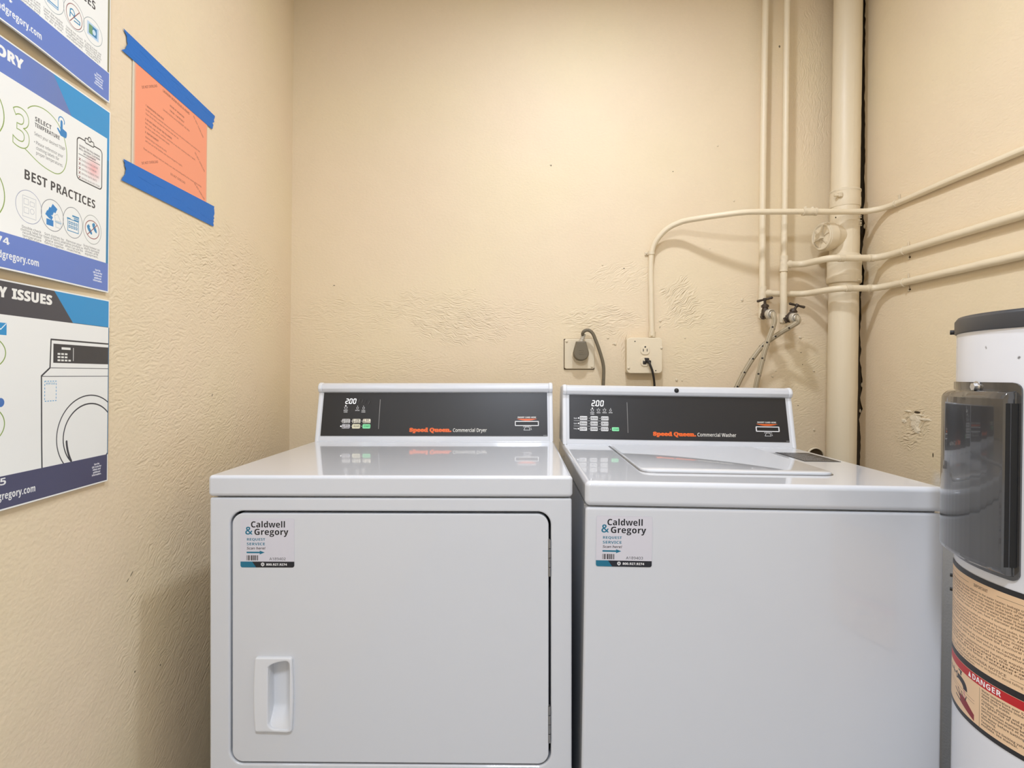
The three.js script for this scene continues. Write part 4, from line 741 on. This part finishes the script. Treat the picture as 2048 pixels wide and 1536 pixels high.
// ---------------------------------------------------------------- posters and the taped notice on the left wall
{
  const PW = 0.457, PH = 0.304, CW = 1536, CH = 1024, ink = '#3c3c40', blue = '#6581c8', sky = '#2a95cf', line = '#86969a', green = '#86a24a';
  const footer = (c, top, col, dgt) => {
    c.fillStyle = col; c.fillRect(0, top, CW, CH - top);
    text(c, 'caldwellandgregory.com', 1000, 976, 44, { align: 'right', w: 425, weight: 'bold', color: '#f3f3f0' });
    text(c, dgt, 830, 912, 44, { align: 'right', w: 150, weight: 'bold', color: '#f3f3f0' });
        ['Scan the', 'QR Code for', 'videos and', 'additional', 'information.'].forEach((s, i) => text(c, s, 1441, 918 + i * 14.5, 13.5, { align: 'center', color: '#ffffff', stroke: 0.6, w: [44, 78, 66, 60, 78][i] }));
  };
  const lines = (c, arr, x, y, px, lh, w) => arr.forEach((s, i) => text(c, s, x, y + i * lh, px, { align: 'center', color: '#6b6b6c', w: w * (0.62 + 0.38 * Math.min(1, s.length / 20)) }));
  const circle = (c, x, y, rx, ry, col, lw = 2.5) => { c.strokeStyle = col; c.lineWidth = lw; c.beginPath(); c.ellipse(x, y, rx, ry, 0, 0, 7); c.stroke(); };
  const white = (c) => { c.fillStyle = '#f6f6f0'; c.fillRect(0, 0, CW, CH); };
  const border = (c) => { c.strokeStyle = '#f4f4ee'; c.lineWidth = 14; c.strokeRect(0, 0, CW, CH); };

  const p1 = canvasTex(CW, CH, (c) => {
    white(c); c.fillStyle = blue; c.fillRect(0, 0, CW, 160); c.fillStyle = sky; c.beginPath(); c.moveTo(1100, 0); c.lineTo(CW, 0); c.lineTo(CW, 160); c.lineTo(1228, 160); c.fill();
    c.fillStyle = '#8a8768'; c.fillRect(1513, 0, 23, 856);
    text(c, 'BEST PRACTICES', 1411, 580, 60, { align: 'right', weight: 'bold', color: ink, w: 490 });
    circle(c, 950, 706, 74, 74, line); circle(c, 1097, 706, 76, 74, line); circle(c, 1247, 706, 76, 72, '#8a8c90'); circle(c, 1391, 706, 76, 66, line);
    c.strokeStyle = '#4a95c6'; c.lineWidth = 4; c.strokeRect(1062, 660, 70, 80); c.beginPath(); c.arc(1097, 690, 26, 0, 7); c.stroke(); c.strokeRect(1062, 742, 70, 8);
    circle(c, 1247, 712, 58, 58, '#8a4a4a', 3.5);
    c.strokeStyle = '#2a86b4'; c.lineWidth = 6; c.beginPath(); c.moveTo(1215, 730); c.lineTo(1218, 690); c.quadraticCurveTo(1240, 672, 1250, 700); c.lineTo(1248, 712); c.lineTo(1215, 704); c.moveTo(1240, 716); c.lineTo(1288, 718); c.lineTo(1288, 732); c.lineTo(1244, 734); c.stroke();
    c.strokeStyle = '#8a4a4a'; c.lineWidth = 4; c.beginPath(); c.moveTo(1215, 752); c.lineTo(1285, 668); c.stroke();
    c.fillStyle = '#bcd6ee'; c.fillRect(1345, 668, 92, 70); c.fillStyle = '#2f7fae'; c.fillRect(1358, 678, 64, 50); c.fillStyle = '#6f9c74'; c.fillRect(1358, 678, 30, 50); c.fillStyle = '#cfe4f2'; c.beginPath(); c.arc(1400, 705, 14, 0, 7); c.fill();
    lines(c, ['Check pockets and', 'remove all items', 'before putting', 'clothes into', 'the washer.'], 945, 806, 17, 15, 140);
    lines(c, ['Leave the washer', 'door open slightly', 'when you are done', 'to air it out.'], 1097, 803, 17, 15, 140);
    lines(c, ['Using too much', 'detergent can lead', 'to damaged clothes', 'and equipment.'], 1247, 803, 17, 15, 140);
    lines(c, ['If using a pod, use', 'only one pod and', 'place it in the drum', 'before adding', 'clothes.'], 1391, 798, 16, 13.5, 140);
    footer(c, 860, blue, '9274') ; border(c);
  });
  const p2 = canvasTex(CW, CH, (c) => {
    white(c);
    const gr = c.createLinearGradient(800, 0, 1230, 0); gr.addColorStop(0, blue); gr.addColorStop(1, '#6b7fb5'); c.fillStyle = gr; c.fillRect(0, 0, CW, 160);
    c.fillStyle = sky; c.beginPath(); c.moveTo(1092, 0); c.lineTo(CW, 0); c.lineTo(CW, 160); c.lineTo(1228, 160); c.fill();
    c.fillStyle = '#2b83b0'; c.fillRect(1510, 160, 20, 700); c.fillStyle = sky; c.fillRect(1510, 160, 20, 120);
    text(c, 'CALDWELL & GREGORY', 910, 88, 60, { align: 'right', w: 830, weight: 'bold', color: '#f6f6f2', stroke: 4 });
    circle(c, 640, 352, 168, 140, green, 5); circle(c, 700, 700, 115, 120, green, 5);
    // bubble 3
    c.strokeStyle = green; c.lineWidth = 4; c.beginPath(); c.moveTo(940, 251); c.bezierCurveTo(985, 195, 1085, 195, 1140, 245); c.bezierCurveTo(1225, 320, 1215, 500, 1098, 492); c.bezierCurveTo(1000, 488, 955, 450, 927, 444); c.stroke();
    c.save(); c.translate(852, 446); c.font = 'bold 236px sans-serif'; c.lineWidth = 4; c.strokeStyle = green; c.scale(0.82, 1.04); c.strokeText('3', 0, 0); c.restore();
    text(c, 'SELECT', 984, 288, 29, { w: 106, weight: 'bold', color: ink }); text(c, 'TEMPERATURE', 984, 315, 26, { w: 162, weight: 'bold', color: ink });
    text(c, 'Select your desired TEMP', 981, 356, 22, { w: 202, color: '#6a6a6a' }); text(c, '• Please reference your', 980, 396, 22, { w: 190, color: '#6a6a6a' }); text(c, 'clothing labels for', 993, 420, 22, { w: 150, color: '#6a6a6a' }); text(c, 'proper temperatures.', 993, 443, 22, { w: 178, color: '#6a6a6a' });
    // pointing hand
    c.fillStyle = '#2f86c4'; c.beginPath(); c.moveTo(1150, 216); c.quadraticCurveTo(1157, 206, 1164, 216); c.lineTo(1165, 250); c.lineTo(1192, 256); c.quadraticCurveTo(1200, 270, 1188, 290); c.lineTo(1152, 290); c.lineTo(1126, 264); c.quadraticCurveTo(1128, 256, 1136, 260); c.lineTo(1149, 270); c.fill();
    c.strokeStyle = '#2f86c4'; c.lineWidth = 5; c.beginPath(); c.arc(1157, 215, 20, 2.6, 6.8); c.stroke();
    // clipboard
    c.strokeStyle = '#303034'; c.lineWidth = 6; c.beginPath(); c.roundRect(1270, 245, 198, 218, 22); c.stroke();
    c.fillStyle = '#f1f1ea'; c.beginPath(); c.roundRect(1330, 228, 70, 26, 8); c.fill(); c.lineWidth = 5; c.stroke(); c.beginPath(); c.arc(1365, 225, 12, 0, 7); c.fill(); c.stroke();
    const pink = c.createRadialGradient(1400, 370, 10, 1400, 370, 80); pink.addColorStop(0, 'rgba(245,170,170,0.75)'); pink.addColorStop(1, 'rgba(245,190,190,0)'); c.fillStyle = pink; c.fillRect(1300, 280, 160, 165);
    ['DOING THE FOLLOWING', 'WILL DESTROY CLOTHING', 'OR EQUIPMENT'].forEach((s, i) => text(c, s, 1368, 290 + i * 16, 15, { align: 'center', weight: 'bold', color: '#4a4448', w: [165, 168, 100][i] }));
    c.fillStyle = '#4a4448'; c.fillRect(1282, 329, 170, 3);
    ['OVERLOADING DRYER', 'DRYING FOOTWEAR', 'DRYING RUBBER ITEMS', 'DRYING BATH MATS', 'DRYING BLEACHED ITEMS'].forEach((s, i) => { text(c, s, 1304, 361 + i * 23.5, 14, { w: [130, 118, 140, 122, 148][i], color: '#7c6a6c' }); c.strokeStyle = '#7a3a40'; c.lineWidth = 3; const y = 349 + i * 23.5; c.beginPath(); c.moveTo(1284, y); c.lineTo(1298, y + 14); c.moveTo(1298, y); c.lineTo(1284, y + 14); c.stroke(); });
    text(c, 'BEST PRACTICES', 920, 582, 62, { w: 498, weight: 'bold', color: ink });
    // four linked circles
    circle(c, 954, 706, 78, 76, '#8d93b0'); circle(c, 1103, 704, 74, 76, '#6d7076', 3); circle(c, 1246, 703, 71, 78, '#7a7d82', 3); circle(c, 1394, 702, 73, 77, '#8a8f86');
    c.strokeStyle = '#b9bdc4'; c.lineWidth = 2; c.strokeRect(916, 660, 80, 96); c.strokeRect(924, 672, 26, 26); c.strokeRect(960, 678, 26, 20); c.strokeRect(924, 712, 28, 26); c.beginPath(); c.arc(973, 722, 12, 0, 7); c.stroke();
    c.fillStyle = '#2583c6'; for (const [x, y, s] of [[1112, 668, 18], [1092, 686, 17], [1075, 706, 16], [1090, 715, 12]]) { c.save(); c.translate(x, y); c.rotate(0.5); c.fillRect(-s, -s * 0.8, 2 * s, 1.6 * s); c.restore(); } c.fillRect(1062, 728, 46, 30);
    c.strokeStyle = '#b5bcc0'; c.beginPath(); c.moveTo(1116, 700); c.lineTo(1136, 690); c.lineTo(1160, 722); c.lineTo(1122, 724); c.closePath(); c.stroke(); c.fillStyle = '#a8c6d8'; c.fillRect(1118, 726, 46, 6); c.strokeRect(1124, 734, 36, 22);
    c.strokeStyle = c.fillStyle = '#3a8cba'; c.lineWidth = 4; c.strokeRect(1208, 690, 78, 60); c.fillStyle = '#3a8cba'; c.fillRect(1240, 664, 50, 24); c.fillStyle = '#f1f1ea'; c.fillRect(1240, 672, 50, 3); c.fillRect(1240, 680, 50, 3); c.fillRect(1226, 672, 26, 16); for (let j = 0; j < 2; j++) for (let i = 0; i < 4; i++) c.strokeRect(1216 + i * 17, 702 + j * 20, 9, 11); c.fillStyle = '#3a8cba'; c.fillRect(1202, 684, 26, 8);
    circle(c, 1394, 702, 56, 48, '#8f4444', 4); c.fillStyle = '#2f86b8'; for (const [x, y, a] of [[1372, 708, 0.8], [1412, 690, 0.9]]) { c.save(); c.translate(x, y); c.rotate(a); c.beginPath(); c.ellipse(0, 0, 28, 10, 0, 0, 7); c.fill(); c.fillRect(-26, -16, 16, 16); c.restore(); }
    c.strokeStyle = '#8f4444'; c.beginPath(); c.moveTo(1354, 737); c.lineTo(1434, 667); c.stroke();
    lines(c, ['Double-check', 'clothing label for', 'recommended', 'temperature', 'settings.'], 966, 812, 17, 13.5, 140);
    lines(c, ['Sort clothes by', 'types of fabrics and', 'place similar', 'fabrics together.'], 1112, 812, 17, 14, 146);
    lines(c, ['Remove your', 'clothes promptly so', 'others can use the', 'machine.'], 1252, 811, 17, 14, 140);
    lines(c, ['Drying footwear can', 'lead to damaged', 'shoes and', 'equipment.'], 1390, 806, 17, 14, 136);
    footer(c, 860, blue, '9274'); border(c);
  });
  const p3 = canvasTex(CW, CH, (c) => {
    white(c); c.fillStyle = '#46464e'; c.fillRect(0, 0, CW, 155); c.fillStyle = sky; c.beginPath(); c.moveTo(1103, 0); c.lineTo(CW, 0); c.lineTo(CW, 153); c.lineTo(1243, 153); c.fill();
    text(c, 'ISSUES', 851, 78, 60, { w: 246, weight: 'bold', color: '#f6f4ec', stroke: 4 }); text(c, 'LAUNDRY', 822, 78, 60, { align: 'right', w: 330, weight: 'bold', color: '#f6f4ec', stroke: 4 });
    c.fillStyle = sky; c.fillRect(760, 192, 64, 54); c.strokeStyle = '#fff'; c.lineWidth = 4; c.beginPath(); c.moveTo(762, 194); c.lineTo(792, 222); c.lineTo(822, 194); c.stroke();
    circle(c, 700, 326, 120, 76, green, 5); circle(c, 700, 640, 118, 86, green, 5); c.fillStyle = '#4a78bc'; c.beginPath(); c.arc(796, 545, 20, 0, 7); c.fill();
    c.strokeStyle = '#3a3a3e'; c.lineWidth = 8; c.lineJoin = 'round'; c.beginPath(); c.moveTo(CW, 248); c.lineTo(1092, 248); c.lineTo(1087, 388); c.lineTo(1032, 428); c.lineTo(1040, 872); c.stroke();
    c.lineWidth = 3; c.beginPath(); c.moveTo(1092, 388); c.lineTo(CW, 388); c.moveTo(1036, 430); c.lineTo(CW, 430); c.stroke();
    c.fillStyle = '#3a3a3e'; c.fillRect(1108, 268, CW - 1108, 95);
    c.fillStyle = '#f1f1ea'; c.fillRect(1164, 283, 64, 12); for (let j = 0; j < 3; j++) for (let i = 0; i < 3; i++) c.fillRect(1137 + i * 25, 313 + j * 16, 19, 9); c.fillRect(1213, 345, 18, 9); c.fillRect(1247, 283, 4, 68);
    c.setLineDash([10, 7]); c.strokeStyle = '#5aa0d0'; c.lineWidth = 4; c.strokeRect(1054, 454, 76, 97); c.setLineDash([]); text(c, 'REPORT ISSUES', 1092, 470, 13, { align: 'center', color: '#3a82ba', w: 62 }); 
    circle(c, 1381, 745, 245, 212, '#3a3a3e', 6); circle(c, 1382, 750, 200, 172, '#3a3a3e', 7);
    c.strokeStyle = '#3a3a3e'; c.lineWidth = 13; c.lineCap = 'round'; c.beginPath(); c.moveTo(1206, 764); c.quadraticCurveTo(1210, 820, 1240, 868); c.stroke();
    footer(c, 872, '#4a4a68', '9275'); border(c);
    c.fillStyle = '#3b6f92'; c.fillRect(1529, 155, 7, 718);
  });
  const board = (label, tex, right, bottom, h, bend) => {
    const g = thing('wall_poster', label, 'poster'); onLeft(g);
    // a sheet that curls very slightly off the wall
    const s = new THREE.BoxGeometry(PW, h, 0.003, 24, 12, 1), p = s.attributes.position;
    for (let i = 0; i < p.count; i++) { const u = p.getX(i) / PW + 0.5, v = p.getY(i) / h + 0.5; p.setZ(i, p.getZ(i) + 0.003 + bend * (1 - smooth(0, 0.3, v)) * smooth(1, 0.55, u)); p.setX(i, p.getX(i)); }
    s.computeVertexNormals(); s.translate(right - PW / 2, bottom + h / 2, 0);
    const edge = std({ color: lin(0.8, 0.79, 0.74), roughness: 0.6 }), face = phys({ map: tex, roughness: 0.4, clearcoat: 0.25, clearcoatRoughness: 0.25 });
    part(g, 'sheet', s, [edge, edge, edge, edge, face, edge]);
  };
  board('topmost of three printed laundry posters, cut off by the top of the picture', p1, -0.942, 1.5635, 0.3045, 0.009);
  board('middle of three laundry posters, showing a big green 3 and the words best practices', p2, -0.9395, 1.2455, 0.304, 0.006);
  board('lowest of three laundry posters, with a line drawing of a dryer and a dark header', p3, -0.9365, 0.9285, 0.3045, 0.001);

  // orange notice
  const nx0 = -0.868, nx1 = -0.5915, ny0 = 1.4785, ny1 = 1.6965, S = 5000;
  const nt = canvasTex(Math.round((nx1 - nx0) * S), Math.round((ny1 - ny0) * S), (c, W, H) => {
    c.fillStyle = '#fb9d78'; c.fillRect(0, 0, W, H); c.fillStyle = '#e8b294'; c.fillRect(0, 0, 18, H); c.fillRect(W - 16, 0, 16, H);
    const X = (m) => (m - nx0) * S, Y = (m) => (ny1 - m) * S, ink = '#7c3b2c';
    const L = (s, x, y, w, px, o = {}) => text(c, s, X(x), Y(y), px, { w: w * S, color: ink, stroke: 0.6, ...o });
    const rot = (s, x, y, x2, y2, px) => { c.save(); c.translate(X(x), Y(y)); c.rotate(Math.atan2(Y(y2) - Y(y), X(x2) - X(x))); text(c, s, 0, 0, px, { w: Math.hypot(X(x2) - X(x), Y(y2) - Y(y)), color: ink, stroke: 0.8 }); c.restore(); };
    rot('DO NOT OVERLOAD', -0.8445, 1.6360, -0.7945, 1.6635, 30);
    L('LAUNDRY ROOM RULES & HOURS', -0.776, 1.664, 0.104, 34, { weight: 'bold' }); L('HOURS OF OPERATION', -0.750, 1.647, 0.056, 24, { weight: 'bold' }); L('7:00 AM – 11:00 PM DAILY', -0.750, 1.637, 0.056, 24, { weight: 'bold' }); L('Laundry facilities are for RESIDENT USE ONLY', -0.7745, 1.628, 0.104, 24);
    L('1. WASHER/DRYER USAGE RULES', -0.833, 1.609, 0.062, 24, { weight: 'bold' }); L('Do NOT leave washing unattended. Remove your laundry as soon as the machine completes its cycle and keep it clean.', -0.833, 1.6015, 0.209, 22); L('Clean the lint filter and wipe the machines down after use.', -0.833, 1.594, 0.118, 22);
    L('2. DO NOT WASH OR DRY THE FOLLOWING', -0.834, 1.5835, 0.093, 24, { weight: 'bold' }); L('Bath mats, rugs, shoes, cushions, comforters or any items containing rubber or plastic.', -0.834, 1.576, 0.190, 22); L('No items soiled with flammable liquids.', -0.834, 1.5685, 0.085, 22);
    L('3. ENFORCEMENT', -0.834, 1.559, 0.045, 24, { weight: 'bold' }); L('Residents failing to comply with this policy', -0.833, 1.5505, 0.073, 22); L('will lose use of the facilities and may be charged for repairs.', -0.833, 1.543, 0.134, 22);
    L('Thank you for helping to keep our laundry room clean and working well for all the residents of the building.', -0.839, 1.5265, 0.223, 22);
    rot('DO NOT OVERLOAD', -0.843, 1.4965, -0.789, 1.519, 30); L('DO NOT OVERLOAD', -0.7447, 1.511, 0.058, 30);
    rot('DO NOT OVERLOAD', -0.656, 1.668, -0.611, 1.639, 28); rot('DO NOT OVERLOAD', -0.648, 1.592, -0.603, 1.565, 28); rot('DO NOT OVERLOAD', -0.649, 1.525, -0.602, 1.502, 28);
  });
  const n = thing('paper_notice', 'bright orange laundry rules notice in a clear sleeve, taped to the left wall', 'notice'); onLeft(n);
  part(n, 'paper', planarUV(box(nx1 - nx0, ny1 - ny0, 0.0006, (nx0 + nx1) / 2, (ny0 + ny1) / 2, 0.0013), nx1 - nx0, ny1 - ny0, (nx0 + nx1) / 2, (ny0 + ny1) / 2), phys({ map: nt, roughness: 0.45, clearcoat: 0.3, clearcoatRoughness: 0.2 }));
  part(n, 'sleeve_edge', box(0.006, ny1 - ny0 - 0.012, 0.0005, nx0 - 0.003, (ny0 + ny1) / 2, 0.0011), std({ color: lin(0.72, 0.64, 0.5), roughness: 0.3 }), 'clear plastic edge of the sleeve');
  // two strips of painter's tape, torn ends
  const tapeMat = std({ color: lin(0.008, 0.155, 0.54), roughness: 0.55, bumpMap: pipeBump, bumpScale: 0.0008 });
  const tape = (label, pts) => { // corners: top left, top right, bottom right, bottom left (wall metres)
    const [A, B, C, E] = pts, s = new THREE.Shape(), N = 12;
    s.moveTo(...A); s.lineTo(...B);
    for (let k = 1; k < N; k++) { const t = k / N; s.lineTo(B[0] + (C[0] - B[0]) * t + 0.004 * n2(k * 0.9, B[1] * 9), B[1] + (C[1] - B[1]) * t); }
    s.lineTo(...C); s.lineTo(...E);
    for (let k = 1; k < N; k++) { const t = k / N; s.lineTo(E[0] + (A[0] - E[0]) * t + 0.014 * Math.sin(t * Math.PI) * (A[1] > 1.6 ? 1 : 0.6) + 0.002 * n2(k * 0.9, 5 + A[1] * 9), E[1] + (A[1] - E[1]) * t); }
    s.closePath();
    const flat = new THREE.ExtrudeGeometry(s, { depth: 0.0004, bevelEnabled: false });
    const g = thing('painters_tape', label, 'tape'); onLeft(g);
    const folds = [];
    for (let k = 0; k < 5; k++) { const t = 0.1 + 0.17 * k + 0.05 * rnd(), y = E[1] + (A[1] - E[1]) * (0.3 + 0.45 * rnd()), x = A[0] + (B[0] - A[0]) * t; folds.push(cyl(0.0003, 0.0002, V(x, y, 0.0022), V(x + 0.03 + 0.03 * rnd(), y + 0.006 * (rnd() - 0.5), 0.0021), 6)); }
    part(g, 'strip', [flat.translate(0, 0, 0.0018), ...folds], tapeMat);
  };
  tape("upper strip of blue painter's tape holding the orange notice", [[-0.902, 1.7127], [-0.556, 1.7132], [-0.5701, 1.6768], [-0.9069, 1.6724]]);
  tape("lower strip of blue painter's tape holding the orange notice", [[-0.898, 1.4861], [-0.5536, 1.5021], [-0.5575, 1.4542], [-0.9044, 1.4471]]);
}

renderer.render(scene, camera);
